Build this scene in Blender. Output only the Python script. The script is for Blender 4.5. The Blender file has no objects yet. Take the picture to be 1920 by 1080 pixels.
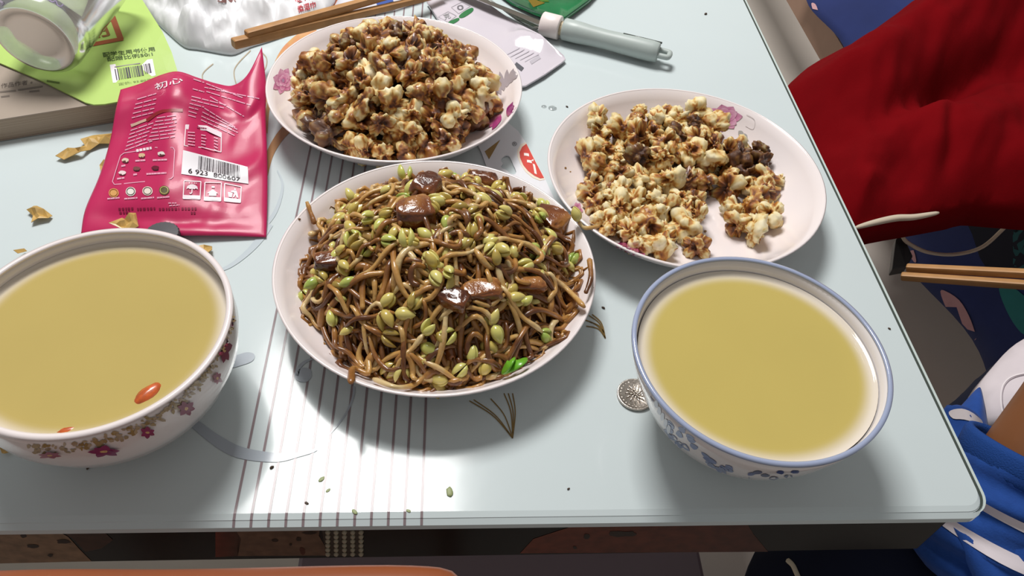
import bpy, bmesh, math, random
import numpy as np
from mathutils import Vector, Matrix, Quaternion, noise
from mathutils.bvhtree import BVHTree
from mathutils.geometry import delaunay_2d_cdt
rnd = random.Random(7)
SC = bpy.context.scene
COL = SC.collection
PI = math.pi
# ------------------------------------------------------------------ camera, world, light, exposure
FPX, CH = 1451.3, 0.4284                       # focal length in pixels of a 1920 wide frame, lens height above the table top (z = 0)
CR = Vector((0.9971, -0.0423, 0.0637)); CU = Vector((-0.0106, 0.7489, 0.6626)); CF = Vector((0.0757, 0.6614, -0.7462))
CR.normalize(); CF = (CF - CR * CF.dot(CR)).normalized(); CU = CR.cross(CF)
cam = bpy.data.cameras.new('camera'); cam_o = bpy.data.objects.new('camera', cam); COL.objects.link(cam_o)
cam_o.matrix_world = Matrix(((CR.x, CU.x, -CF.x, 0), (CR.y, CU.y, -CF.y, 0), (CR.z, CU.z, -CF.z, CH), (0, 0, 0, 1)))
cam.sensor_width = 36; cam.lens = FPX / 1920 * 36; cam.clip_start = .01; cam.clip_end = 50
SC.camera = cam_o
w = bpy.data.worlds.new('World'); SC.world = w; w.use_nodes = True
w.node_tree.nodes['Background'].inputs[0].default_value = (1.0, .985, .97, 1); w.node_tree.nodes['Background'].inputs[1].default_value = .26
la = bpy.data.lights.new('ceiling_lamp', 'AREA'); la.shape = 'RECTANGLE'; la.size = .66; la.size_y = .74; la.energy = 52; la.color = (1, .985, .965)
lo = bpy.data.objects.new('ceiling_lamp', la); COL.objects.link(lo); lo.location = (-.31, 1.38, 1.85)
SC.view_settings.view_transform = 'Standard'; SC.view_settings.look = 'None'; SC.view_settings.exposure = 0; SC.view_settings.gamma = 1
SC.view_settings.use_curve_mapping = False

# ------------------------------------------------------------------ helpers
CAM = Vector((0, 0, CH))
def ray(px, py): return (CR * ((px - 960) / FPX) - CU * ((py - 540) / FPX) + CF)
def P(px, py, z=0.):                            # the point at height z that the photograph shows at a pixel
    d = ray(px, py); return CAM + d * ((z - CH) / d.z)
def px_of(p):
    d = Vector(p) - CAM; k = d.dot(CF); return (960 + d.dot(CR) / k * FPX, 540 - d.dot(CU) / k * FPX)
def s2l(c): c /= 255; return c / 12.92 if c <= .04045 else ((c + .055) / 1.055) ** 2.4
def C(r, g, b): return (s2l(r), s2l(g), s2l(b), 1)
def sm(a, b, x):
    t = min(1, max(0, (x - a) / (b - a))); return t * t * (3 - 2 * t)
LOC = {}
def base(o): return LOC.get(o.name, Vector())
def tag(o, label=None, cat=None, group=None, kind=None):
    if label: o['label'] = label
    if cat: o['category'] = cat
    if group: o['group'] = group
    if kind: o['kind'] = kind
    return o
def empty(name, loc, label, cat, group=None):
    o = bpy.data.objects.new(name, None); COL.objects.link(o); o.location = loc; o.empty_display_size = .02
    LOC[o.name] = Vector(loc); return tag(o, label, cat, group)
def mesh(name, V, F, m=None, smooth=True, cols=None):
    me = bpy.data.meshes.new(name); me.from_pydata([tuple(v) for v in V], [], F)
    if m: me.materials.append(m)
    if smooth: me.polygons.foreach_set('use_smooth', [True] * len(me.polygons))
    if cols is not None:
        a = me.color_attributes.new('Col', 'FLOAT_COLOR', 'POINT'); a.data.foreach_set('color', np.array([c if len(c) == 4 else (*c, 1) for c in cols], dtype=np.float32).ravel())
    me.update(); return me
def link(name, me, parent=None, loc=None):
    o = bpy.data.objects.new(name, me); COL.objects.link(o)
    if parent is not None: o.parent = parent
    LOC[o.name] = base(parent).copy() if parent is not None else Vector()
    if loc is not None: o.location = loc; LOC[o.name] = LOC[o.name] + Vector(loc)
    return o
def obj(name, V, F, m, parent=None, smooth=True, cols=None, loc=None):     # V in world space; loc: the origin of a thing of one mesh
    b = base(parent) if parent is not None else Vector(loc) if loc is not None else Vector()
    o = link(name, mesh(name, [Vector(v) - b for v in V], F, m, smooth, cols), parent)
    if loc is not None and parent is None: o.location = loc; LOC[o.name] = Vector(loc)
    return o
def bev(o, width, seg=2, ang=.6):
    b = o.modifiers.new('bevel', 'BEVEL'); b.width = width; b.segments = seg; b.limit_method = 'ANGLE'; b.angle_limit = ang; return o
def bvh_of(V, F): return BVHTree.FromPolygons([tuple(v) for v in V], F)
def lathe(prof, c, seg=96):                     # closed profile of (radius, z), turned about the vertical through c
    V, F = [], []; n = len(prof); c = Vector(c)
    for r, z in prof:
        for i in range(seg):
            a = 2 * PI * i / seg; V.append((c.x + r * math.cos(a), c.y + r * math.sin(a), c.z + z))
    for j in range(n - 1):
        for i in range(seg):
            k = (i + 1) % seg; F.append((j * seg + i, j * seg + k, (j + 1) * seg + k, (j + 1) * seg + i))
    return V, F
def spline(pts, n):                             # Catmull-Rom through points
    pts = [Vector(p) for p in pts]; out = []; m = len(pts) - 1
    for i in range(n):
        t = i / (n - 1) * m; k = min(int(t), m - 1); u = t - k
        a, b, c, d = pts[max(k - 1, 0)], pts[k], pts[k + 1], pts[min(k + 2, m)]
        out.append(.5 * ((2 * b) + (c - a) * u + (2 * a - 5 * b + 4 * c - d) * u * u + (3 * b - a - 3 * c + d) * u ** 3))
    return out
def tube(pts, rad, seg=8, cap=True, sq=None, wob=None):
    """a tube along pts; rad is a number, list or function of 0..1; sq: (width, height) for a flattened section"""
    n = len(pts); V, F = [], []; pts = [Vector(p) for p in pts]; up = None
    for i, p in enumerate(pts):
        t = (pts[min(i + 1, n - 1)] - pts[max(i - 1, 0)]).normalized()
        if up is None:
            up = Vector((0, 0, 1)) if abs(t.z) < .9 else Vector((1, 0, 0))
        s = t.cross(up).normalized(); up = s.cross(t).normalized()
        r = rad(i / (n - 1)) if callable(rad) else rad[i] if isinstance(rad, (list, tuple)) else rad
        for k in range(seg):
            a = 2 * PI * k / seg; rr = r * (1 + (wob(i / (n - 1), a) if wob else 0))
            V.append(p + s * (math.cos(a) * rr * (sq[0] if sq else 1)) + up * (math.sin(a) * rr * (sq[1] if sq else 1)))
    for i in range(n - 1):
        for k in range(seg):
            j = (k + 1) % seg; F.append((i * seg + k, i * seg + j, (i + 1) * seg + j, (i + 1) * seg + k))
    if cap: F.append(tuple(range(seg - 1, -1, -1))); F.append(tuple((n - 1) * seg + k for k in range(seg)))
    return V, F
def box(x0, x1, y0, y1, z0, z1):
    V = [(x0, y0, z0), (x1, y0, z0), (x1, y1, z0), (x0, y1, z0), (x0, y0, z1), (x1, y0, z1), (x1, y1, z1), (x0, y1, z1)]
    return V, [(3, 2, 1, 0), (4, 5, 6, 7), (0, 1, 5, 4), (1, 2, 6, 5), (2, 3, 7, 6), (3, 0, 4, 7)]
def obox(a, b, w, h, z):                        # bar from a to b (on the plan) of width w, from z to z + h
    a = Vector((a[0], a[1], 0)); b = Vector((b[0], b[1], 0)); d = (b - a).normalized(); s = Vector((-d.y, d.x, 0)) * w / 2
    q = [a - s, b - s, b + s, a + s]
    V = [(p.x, p.y, z) for p in q] + [(p.x, p.y, z + h) for p in q]
    return V, [(3, 2, 1, 0), (4, 5, 6, 7), (0, 1, 5, 4), (1, 2, 6, 5), (2, 3, 7, 6), (3, 0, 4, 7)]
def join(*parts):
    V, F = [], []
    for v, f in parts:
        k = len(V); V += list(v); F += [tuple(i + k for i in q) for q in f]
    return V, F
def inside(p, poly):
    x, y = p; r = False; j = len(poly) - 1
    for i in range(len(poly)):
        xi, yi = poly[i][:2]; xj, yj = poly[j][:2]
        if (yi > y) != (yj > y) and x < (xj - xi) * (y - yi) / (yj - yi) + xi: r = not r
        j = i
    return r
def dist_edge(p, poly):
    best = 1e9; p = Vector(p[:2])
    for i in range(len(poly)):
        a = Vector(poly[i - 1][:2]); b = Vector(poly[i][:2]); d = b - a
        t = max(0, min(1, (p - a).dot(d) / max(d.length_squared, 1e-12))); best = min(best, (a + d * t - p).length)
    return best
def tri(poly, step=None, holes=(), jit=.2):
    pts = [Vector(p[:2]) for p in poly]; edges = [(i, (i + 1) % len(pts)) for i in range(len(pts))]
    for h in holes:
        k = len(pts); pts += [Vector(p) for p in h]; edges += [(k + i, k + (i + 1) % len(h)) for i in range(len(h))]
    if step:
        xs = [p[0] for p in poly]; ys = [p[1] for p in poly]; y = min(ys) + step / 2; o = 0
        while y < max(ys):
            x = min(xs) + step * (.5 if o else 1)
            while x < max(xs):
                q = (x + rnd.uniform(-jit, jit) * step, y + rnd.uniform(-jit, jit) * step)
                if inside(q, poly) and dist_edge(q, poly) > step * .35 and not any(inside(q, h) for h in holes): pts.append(Vector(q))
                x += step
            y += step; o ^= 1
    v, e, f, *_ = delaunay_2d_cdt(pts, edges, [], 1, 1e-9 if max(abs(p[0]) for p in poly) < 5 else 1e-4)
    if holes: f = [t for t in f if not any(inside(tuple(sum((v[i] for i in t), Vector((0, 0))) / len(t)), h) for h in holes)]
    return v, f
def dense(poly, n=4): # smooth closed outline
    m = len(poly); out = []
    for i in range(m):
        a, b, c, d = [Vector(poly[(i + k) % m][:2]) for k in (-1, 0, 1, 2)]
        for k in range(n):
            u = k / n; out.append(tuple(.5 * ((2 * b) + (c - a) * u + (2 * a - 5 * b + 4 * c - d) * u * u + (3 * b - a - 3 * c + d) * u ** 3)))
    return out
def cast(bvh, px, py, off):
    h, n, i, d = bvh.ray_cast(CAM, ray(px, py).normalized())
    if h is None: return None
    if n.dot(ray(px, py)) > 0: n = -n
    return h + n * off
def decal(name, items, bvh, m, parent, off=.0003, step=None, label=None):
    """flat print laid on a surface: items are (outline in pixels, colour or function of the pixel)"""
    V, F, K = [], [], []
    for it in items:
        poly, col = it[0], it[1]
        v, f = it[2] if len(it) > 2 else tri(poly, step)
        k = len(V); ok = []
        for p in v:
            q = cast(bvh, p[0], p[1], off); ok.append(q is not None); V.append(q if q is not None else Vector())
            K.append(col(p[0], p[1]) if callable(col) else col)
        for t in f:
            if all(ok[i] for i in t):
                L = max((V[k + t[i]] - V[k + t[i - 1]]).length for i in range(len(t)))
                if L < .09 or step is None: F.append(tuple(i + k for i in t))
    # keep faces turned to the viewer
    F2 = []
    for t in F:
        a, b, c = V[t[0]], V[t[1]], V[t[2]]
        F2.append(t if (b - a).cross(c - a).dot(a - CAM) < 0 else tuple(reversed(t)))
    o = obj(name, V, F2, m, parent, True, K)
    if label: o['label'] = label
    if name in ('stain', 'sauce_speck', 'print', 'barcode', 'wear_reflection_patch', 'seam', 'gold_leaf_line', 'leaf_print', 'swirl', 'ribbon'): o['kind'] = 'stuff'
    return o
def glyphs(s, bold=0.):
    cu = bpy.data.curves.new('lettering', 'FONT'); cu.body = s; cu.offset = bold; cu.resolution_u = 3
    o = bpy.data.objects.new('lettering', cu); COL.objects.link(o)
    bpy.context.view_layer.update()
    me = o.evaluated_get(bpy.context.evaluated_depsgraph_get()).to_mesh()
    v = [(q.co.x, q.co.y) for q in me.vertices]; f = [tuple(p.vertices) for p in me.polygons]
    bpy.data.objects.remove(o); bpy.data.curves.remove(cu)
    return v, f
def bil(q, u, v):                              # q: top-left, top-right, bottom-right, bottom-left
    return tuple((q[0][i] * (1 - u) + q[1][i] * u) * (1 - v) + (q[3][i] * (1 - u) + q[2][i] * u) * v for i in (0, 1))
def text_item(s, quad, col, bold=0., mirror=False):
    v, f = glyphs(s, bold); xs = [p[0] for p in v]; ys = [p[1] for p in v]
    x0, x1, y0, y1 = min(xs), max(xs), min(ys), max(ys)
    return (None, col, ([bil(quad, (p[0] - x0) / (x1 - x0), (y1 - p[1]) / (y1 - y0)) for p in v], f))
def line_item(pts, wd, col):                   # stroke in pixels; wd a number or (start, end)
    L, R = [], []; n = len(pts)
    for i, p in enumerate(pts):
        a = Vector(pts[max(i - 1, 0)][:2]); b = Vector(pts[min(i + 1, n - 1)][:2]); d = (b - a).normalized(); s = Vector((-d.y, d.x))
        t = i / max(n - 1, 1); ww = (wd[0] * (1 - t) + wd[1] * t if isinstance(wd, tuple) else wd) / 2
        L.append(tuple(Vector(p[:2]) + s * ww)); R.append(tuple(Vector(p[:2]) - s * ww))
    v = L + R; f = [(i, i + 1, n + i + 1, n + i) for i in range(n - 1)]
    return (None, col, (v, f))
def curve2(pts, n=24): return [(p.x, p.y) for p in spline([(a, b, 0) for a, b in pts], n)]
def frame_items(quad, wd, col):                # outline of a quadrilateral
    q = list(quad) + [quad[0]]; return [line_item([q[i], q[i + 1]], wd, col) for i in range(4)]

# ------------------------------------------------------------------ materials
def mat(name, col, rough=.5, spec=.5, metal=0, coat=0, var=0, vscale=40, bump=0, bscale=200, sss=0, trans=0, alpha=1, attr=None, sheen=0, emit=None, detail=4):
    m = bpy.data.materials.new(name); m.use_nodes = True; nt = m.node_tree; b = nt.nodes['Principled BSDF']; I = b.inputs
    I['Base Color'].default_value = col; I['Roughness'].default_value = rough; I['Specular IOR Level'].default_value = spec; I['Metallic'].default_value = metal
    I['Coat Weight'].default_value = coat; I['Coat Roughness'].default_value = .06
    I['Transmission Weight'].default_value = trans; I['Alpha'].default_value = alpha; I['Sheen Weight'].default_value = sheen
    if sss: I['Subsurface Weight'].default_value = sss; I['Subsurface Radius'].default_value = (.006, .004, .002); I['Subsurface Scale'].default_value = 1
    N = nt.nodes.new; L = nt.links.new
    tc = N('ShaderNodeTexCoord')
    src = None
    if attr:
        a = N('ShaderNodeAttribute'); a.attribute_name = attr; src = a.outputs['Color']
    if var:
        n = N('ShaderNodeTexNoise'); n.inputs['Scale'].default_value = vscale; n.inputs['Detail'].default_value = detail; L(tc.outputs['Object'], n.inputs['Vector'])
        mp = N('ShaderNodeMapRange'); mp.inputs['From Min'].default_value = .3; mp.inputs['From Max'].default_value = .7
        mp.inputs['To Min'].default_value = 1 - var; mp.inputs['To Max'].default_value = 1 + var * .6; L(n.outputs['Fac'], mp.inputs['Value'])
        mx = N('ShaderNodeMix'); mx.data_type = 'RGBA'; mx.blend_type = 'MULTIPLY'; mx.inputs['Factor'].default_value = 1
        if src: L(src, mx.inputs['A'])
        else: mx.inputs['A'].default_value = col
        L(mp.outputs['Result'], mx.inputs['B']); src = mx.outputs['Result']
    if src: L(src, I['Base Color'])
    if bump:
        n = N('ShaderNodeTexNoise'); n.inputs['Scale'].default_value = bscale; n.inputs['Detail'].default_value = 3; L(tc.outputs['Object'], n.inputs['Vector'])
        bp = N('ShaderNodeBump'); bp.inputs['Strength'].default_value = bump; bp.inputs['Distance'].default_value = .002; L(n.outputs['Fac'], bp.inputs['Height']); L(bp.outputs['Normal'], I['Normal'])
    return m
def ramp_mat(name, stops, source, rough=.4, coat=0, spec=.5, sss=0, bump=0, bscale=300, nmix=.3, nscale=90):
    """colour ramp driven by a vertex attribute or by the object's random number, broken up with noise"""
    m = mat(name, (1, 1, 1, 1), rough, spec, coat=coat, sss=sss, bump=bump, bscale=bscale); nt = m.node_tree; N = nt.nodes.new; L = nt.links.new
    if source == 'random': s = N('ShaderNodeObjectInfo').outputs['Random']
    else: a = N('ShaderNodeAttribute'); a.attribute_name = source; s = a.outputs['Fac']
    tc = N('ShaderNodeTexCoord'); n = N('ShaderNodeTexNoise'); n.inputs['Scale'].default_value = nscale; n.inputs['Detail'].default_value = 3; L(tc.outputs['Object'], n.inputs['Vector'])
    q = N('ShaderNodeMath'); q.operation = 'MULTIPLY_ADD'; q.inputs[1].default_value = nmix * 2; q.inputs[2].default_value = -nmix; L(n.outputs['Fac'], q.inputs[0])
    ad = N('ShaderNodeMath'); ad.operation = 'ADD'; L(s, ad.inputs[0]); L(q.outputs[0], ad.inputs[1])
    r = N('ShaderNodeValToRGB'); e = r.color_ramp.elements
    while len(e) > 1: e.remove(e[-1])
    e[0].position = stops[0][0]; e[0].color = stops[0][1]
    for p_, c_ in stops[1:]: k = e.new(p_); k.color = c_
    L(ad.outputs[0], r.inputs[0]); L(r.outputs[0], nt.nodes['Principled BSDF'].inputs['Base Color']); return m
M = {}
M['glass'] = mat('white_backed_glass', C(202, 212, 213), .13, .28, var=.02, vscale=6, bump=.03, bscale=40)
M['glass_edge'] = mat('glass_edge', C(200, 212, 208), .1)
M['glass_dark'] = mat('glass_edge_seam', C(70, 78, 72), .15)
M['table_print'] = mat('print_under_glass', (1, 1, 1, 1), .13, .28, attr='Col', bump=.03, bscale=40)
M['apron'] = mat('black_gloss_panel', C(11, 9, 9), .22, .15)
M['apron_wear_reflection'] = mat('worn_film_and_reflection', (1, 1, 1, 1), .45, .25, attr='Col', var=.35, vscale=120)  # shared by worn film, stains and painted reflections
M['leg'] = mat('table_leg', C(70, 62, 48), .3)
M['china'] = mat('white_china', C(240, 230, 229), .18, .5, coat=.4)
M['china2'] = mat('warm_white_china', C(236, 229, 227), .15, .5, coat=.4)
M['china_blue'] = mat('blue_grey_glaze', C(160, 170, 198), .18, .5, coat=.4)
M['glaze'] = mat('printed_glaze', (1, 1, 1, 1), .2, attr='Col', coat=.3)
M['paper_print'] = mat('printed_ink', (1, 1, 1, 1), .5, attr='Col')
M['foil_print'] = mat('print_on_film', (1, 1, 1, 1), .36, .35, attr='Col')
M['pink'] = mat('pink_film', C(188, 36, 88), .36, .35, coat=.06, bump=.05, bscale=60)
M['green'] = mat('lime_paper_cover', C(176, 205, 108), .5, var=.04, vscale=15)
M['book'] = mat('grey_brown_back_cover', C(163, 148, 134), .6, var=.05, vscale=30)
M['wood'] = mat('bamboo', C(176, 128, 76), .5, var=.18, vscale=60)
M['silver'] = mat('pearl_film', C(214, 206, 214), .12, .6, coat=.5, bump=.25, bscale=14)
M['card'] = mat('white_card', C(222, 222, 226), .45)
M['knife_grip'] = mat('pale_grey_plastic', C(176, 186, 182), .4, var=.04)
M['knife_collar'] = mat('white_plastic', C(238, 226, 222), .35)
M['steel'] = mat('brushed_steel', C(128, 120, 112), .42, metal=.8, bump=.05, bscale=150)
M['coin'] = mat('coin_nickel', C(205, 196, 186), .32, metal=1, var=.1, vscale=300, bump=.15, bscale=500)
M['bag'] = mat('white_plastic_film', C(230, 230, 232), .42, .3)
M['greenbag'] = mat('green_film', C(10, 112, 62), .18, .6, coat=.5, bump=.2, bscale=40, var=.3, vscale=25)
M['gold'] = mat('dry_tan_film', C(196, 160, 92), .35, .5, var=.25, vscale=90)
M['goji'] = mat('goji_skin', C(200, 92, 36), .3, coat=.4, var=.3, vscale=300)
M['capmat'] = mat('dark_grey_plastic', C(62, 60, 64), .4)
M['floor'] = mat('beige_floor_tile', C(206, 196, 186), .35, var=.06, vscale=4)
M['bedboard'] = mat('tan_bed_board', C(160, 128, 108), .6, var=.08, vscale=12)
M['sheet'] = mat('navy_sheet', C(32, 48, 106), .85, var=.1, vscale=20, sheen=.1)
M['sheet_print'] = mat('sheet_print', (1, 1, 1, 1), .85, attr='Col', var=.06, vscale=50)
M['red'] = mat('red_fleece', C(116, 8, 15), .95, .05, var=.15, vscale=10, sheen=0, bump=.1, bscale=400)
M['cream'] = mat('cream_cord', C(212, 198, 176), .8)
M['black'] = mat('black_plastic', C(22, 22, 24), .4)
M['blue'] = mat('blue_knit', C(36, 76, 152), .85, .2, var=.15, vscale=60, sheen=.1, bump=.15, bscale=700)
M['bluerib'] = mat('blue_rib_knit', C(32, 70, 138), .85, .2, bump=.4, bscale=900)
M['whitecloth'] = mat('white_tracksuit_cloth', C(222, 212, 216), .8, .2, var=.05, vscale=30)
M['navy'] = mat('dark_navy_cloth', C(22, 26, 44), .9, .2, var=.1, vscale=30)
M['skin'] = mat('skin', C(136, 86, 52), .5, .4, sss=.05, var=.06, vscale=40)
M['hair'] = mat('black_hair', C(20, 18, 18), .5)
M['orange'] = mat('orange_wood', C(142, 74, 38), .4, var=.12, vscale=14)
M['mauve'] = mat('mauve_plastic', C(120, 104, 112), .5)
M['crumb'] = mat('dark_crumb', C(66, 46, 28), .6)
M['bean_green'] = mat('bean_skin', C(150, 160, 110), .5)
M['meat'] = ramp_mat('braised_pork', [(0, C(76, 34, 14)), (.4, C(122, 66, 26)), (.75, C(160, 106, 54)), (1, C(188, 142, 92))], 'k', .2, .5, sss=0, bump=.35, bscale=350)
M['stem'] = ramp_mat('sprout_stem', [(0, C(96, 54, 22)), (.25, C(148, 98, 46)), (.55, C(184, 136, 72)), (.8, C(196, 154, 90)), (1, C(214, 188, 138))], 'k', .32, .3, sss=.2, nmix=.32, nscale=110, bump=.25, bscale=260)
M['bean'] = ramp_mat('sprout_bean', [(0, C(156, 130, 60)), (.25, C(204, 182, 96)), (.6, C(218, 206, 124)), (.86, C(200, 200, 104)), (1, C(150, 172, 80))], 'random', .25, .35, sss=.15, nmix=.12, nscale=160)
M['saucy'] = mat('dark_saucy_sprouts', C(92, 54, 24), .22, coat=.4, var=.5, vscale=90, bump=.8, bscale=180)
M['skinbit'] = mat('brown_bean_skin', C(118, 66, 32), .25, coat=.4, var=.3, vscale=200)
M['paleskin'] = mat('tan_bean_skin', C(186, 146, 84), .25, coat=.4, var=.25, vscale=200)
M['leafgreen'] = mat('fresh_green_leaf', C(104, 170, 40), .3, coat=.2, var=.1, vscale=90)
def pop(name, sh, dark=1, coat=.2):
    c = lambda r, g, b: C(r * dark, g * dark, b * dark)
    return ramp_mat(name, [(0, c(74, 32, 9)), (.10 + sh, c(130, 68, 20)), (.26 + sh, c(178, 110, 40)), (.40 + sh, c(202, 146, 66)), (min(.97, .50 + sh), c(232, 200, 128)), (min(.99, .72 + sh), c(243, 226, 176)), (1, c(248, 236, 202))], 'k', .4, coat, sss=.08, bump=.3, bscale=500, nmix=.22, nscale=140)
M['pop_caramel'] = pop('popcorn_caramel', .20, .92, .4); M['pop_mid'] = pop('popcorn_mottled', .09, .97); M['pop_pale'] = pop('popcorn_pale', -.09, 1, .05); M['pop_dark'] = pop('popcorn_dark', .36, .66, .25)
M['kernel'] = mat('unpopped_kernel', C(70, 32, 14), .2, coat=.6, var=.3, vscale=250)
def soup_mat(name, col, r):                            # cloudy broth; where it runs thin against the bowl the white china shows through it
    m = mat(name, col, .06, .5, var=.03, vscale=12); nt = m.node_tree; N = nt.nodes.new; L = nt.links.new; b = nt.nodes['Principled BSDF']
    a = N('ShaderNodeAttribute'); a.attribute_name = 'depth'; mx = N('ShaderNodeMix'); mx.data_type = 'RGBA'; L(a.outputs['Fac'], mx.inputs['Factor']); mx.inputs['A'].default_value = C(228, 217, 202)
    L(b.inputs['Base Color'].links[0].from_socket, mx.inputs['B']); L(mx.outputs['Result'], b.inputs['Base Color']); return m
# frosted cup: thin, part see-through, part scattering
def film(name, col, clear, rough=.3):
    m = bpy.data.materials.new(name); m.use_nodes = True; nt = m.node_tree; nt.nodes.clear(); N = nt.nodes.new; L = nt.links.new
    out = N('ShaderNodeOutputMaterial'); d = N('ShaderNodeBsdfDiffuse'); d.inputs[0].default_value = col; t = N('ShaderNodeBsdfTranslucent'); t.inputs[0].default_value = col
    g = N('ShaderNodeBsdfGlossy'); g.inputs['Roughness'].default_value = rough; tr = N('ShaderNodeBsdfTransparent'); tr.inputs[0].default_value = (.97, .98, .97, 1)
    m1 = N('ShaderNodeMixShader'); m1.inputs[0].default_value = .6; L(d.outputs[0], m1.inputs[1]); L(t.outputs[0], m1.inputs[2])
    tc = N('ShaderNodeTexCoord'); n = N('ShaderNodeTexNoise'); n.inputs['Scale'].default_value = 25; n.inputs['Detail'].default_value = 4; L(tc.outputs['Object'], n.inputs['Vector'])
    mp = N('ShaderNodeMapRange'); mp.inputs['From Min'].default_value = .35; mp.inputs['From Max'].default_value = .65; mp.inputs['To Min'].default_value = clear - .12; mp.inputs['To Max'].default_value = clear + .12; L(n.outputs['Fac'], mp.inputs['Value'])
    m2 = N('ShaderNodeMixShader'); L(mp.outputs[0], m2.inputs[0]); L(m1.outputs[0], m2.inputs[1]); L(tr.outputs[0], m2.inputs[2])
    fr = N('ShaderNodeFresnel'); fr.inputs[0].default_value = 1.45
    m3 = N('ShaderNodeMixShader'); L(fr.outputs[0], m3.inputs[0]); L(m2.outputs[0], m3.inputs[1]); L(g.outputs[0], m3.inputs[2]); L(m3.outputs[0], out.inputs[0]); return m
M['frost'] = film('frosted_plastic', C(232, 232, 234), .48, .18)
M['clearfilm'] = film('clear_film', C(190, 184, 176), .62, .15)

# ------------------------------------------------------------------ setting: floor
tag(obj('floor', *box(-3, 3.5, -1.5, 4, -.80, -.75), M['floor'], None, False), kind='structure')

M['wall'] = mat('wall_paint', C(226, 222, 214), .8)
tag(obj('wall_back', *box(-3, 3.5, 3.9, 4, -.75, 1.95), M['wall'], None, False), kind='structure'); tag(obj('wall_right', *box(3.4, 3.5, -1.5, 3.899, -.75, 1.95), M['wall'], None, False), kind='structure')

# ------------------------------------------------------------------ dining table
TX0, TX1, TY0, TY1 = -.95, .3345, .1968, 1.02
table = empty('dining_table', (-.31, .61, -.75), 'white glass-topped dining table with grey stripes and a black gloss apron', 'table')
def rrect(x0, x1, y0, y1, r, z, n=8):
    out = []
    for cx, cy, a0 in ((x1 - r, y0 + r, -PI / 2), (x1 - r, y1 - r, 0), (x0 + r, y1 - r, PI / 2), (x0 + r, y0 + r, PI)):
        for i in range(n + 1):
            a = a0 + PI / 2 * i / n; out.append((cx + r * math.cos(a), cy + r * math.sin(a), z))
    return out
def slab(rings):
    n = len(rings[0]); V = [p for r in rings for p in r]; F = [tuple(range(n - 1, -1, -1))]
    for j in range(len(rings) - 1):
        for i in range(n): k = (i + 1) % n; F.append((j * n + i, j * n + k, (j + 1) * n + k, (j + 1) * n + i))
    F.append(tuple((len(rings) - 1) * n + i for i in range(n))); return V, F
gx = TX1 - .0042
V, F = slab([rrect(TX0, gx, TY0, TY1, .012, -.008), rrect(TX0, gx, TY0, TY1, .012, -.0030), rrect(TX0 + .0004, gx - .0004, TY0 + .0034, TY1 - .001, .0118, -.0013), rrect(TX0 + .0005, gx - .0005, TY0 + .0036, TY1 - .001, .0117, -.0009), rrect(TX0 + .001, gx - .001, TY0 + .0072, TY1 - .001, .011, 0)])
top = obj('glass_top', V, F, M['glass'], table, False)
TB = bvh_of(*box(TX0, gx, TY0, TY1, -.008, 0))
obj('glass_seam', *slab([rrect(TX0 - .002, gx + .0026, TY0 + .0030, TY1, .0135, -.0082), rrect(TX0 - .002, gx + .0022, TY0 + .0030, TY1, .0135, -.0016)]), M['glass_dark'], table, False)
obj('glass_border', *slab([rrect(TX0 - .003, TX1 + .0006, TY0 + .0025, TY1 + .002, .0145, -.0086), rrect(TX0 - .003, TX1 + .0006, TY0 + .0025, TY1 + .002, .0145, -.0026)]), M['glass_edge'], table, False)
AZ0, AZ1 = -.058, -.0088
ax0, ax1, ay0, ay1 = TX0 + .03, TX1 - .022, TY0 + .004, TY1 - .02
def panel(name, b): return bev(obj(name, *box(*b), M['apron'], table, False), .001)
panel('apron', (ax0, ax1, ay0, ay0 + .018, AZ0, AZ1)); panel('apron', (ax0, ax1, ay1 - .018, ay1, AZ0, AZ1))
panel('apron', (ax0, ax0 + .018, ay0 + .0185, ay1 - .0185, AZ0, AZ1)); panel('apron', (ax1 - .018, ax1, ay0 + .0185, ay1 - .0185, AZ0, AZ1))
AB = bvh_of(*box(ax0, ax1, ay0, ay0 + .018, AZ0, AZ1))
for x in (ax0 + .05, ax1 - .05):
    for y in (ay0 + .40, ay1 - .06):
        bev(obj('leg', *box(x - .022, x + .022, y - .022, y + .022, -.75, AZ0 + .02), M['leg'], table, False), .004)
# print on the glass
for i, bx in enumerate((436, 468.5, 501.5, 534, 566.5, 598.5, 631, 663.5, 695, 727, 758, 790)):
    x = P(bx, 984).x; w = .00075
    V = [(x + q, TY0 + y, z + .00025) for y, z in ((.0001, -.0030), (.0034, -.0013), (.0036, -.0009), (.0072, 0), (.82, 0)) for q in (-w, w)]; obj('stripe', V, [(2 * k, 2 * k + 1, 2 * k + 3, 2 * k + 2) for k in range(4)], M['table_print'], table, False, [C(140, 124, 127)] * 10)
GREY = C(172, 180, 188); GR2 = C(190, 200, 205)
def tp(name, items, off=.0004): return decal(name, items, TB, M['table_print'], table, off)
tp('swirl', [(dense([(330, 745), (342, 765), (380, 795), (420, 822), (459, 840), (519, 850), (558, 849), (592, 842), (590, 848), (558, 858), (519, 867), (459, 862), (420, 848), (375, 815), (335, 775)], 3), GREY)])
tp('swirl', [(dense([(420, 672), (439, 668), (463, 661), (477, 665), (474, 677), (455, 685), (430, 690)], 4), GREY)])
tp('swirl', [(dense([(556, 697), (568, 690), (582, 693), (584, 706), (576, 716), (562, 716), (553, 708)], 4), GREY), line_item(curve2([(556, 705), (562, 688), (578, 676), (600, 672)]), (9, 2), GREY)])
tp('swirl', [line_item(curve2([(664, 725), (662, 745), (652, 770), (636, 794), (618, 815)]), (5, 2), GREY)])
tp('swirl', [line_item(curve2([(398, 512), (430, 500), (462, 476), (488, 448), (505, 420)]), (4, 16), GR2), line_item(curve2([(480, 440), (515, 400), (530, 350), (520, 320)]), (10, 2), GR2)])
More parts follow.
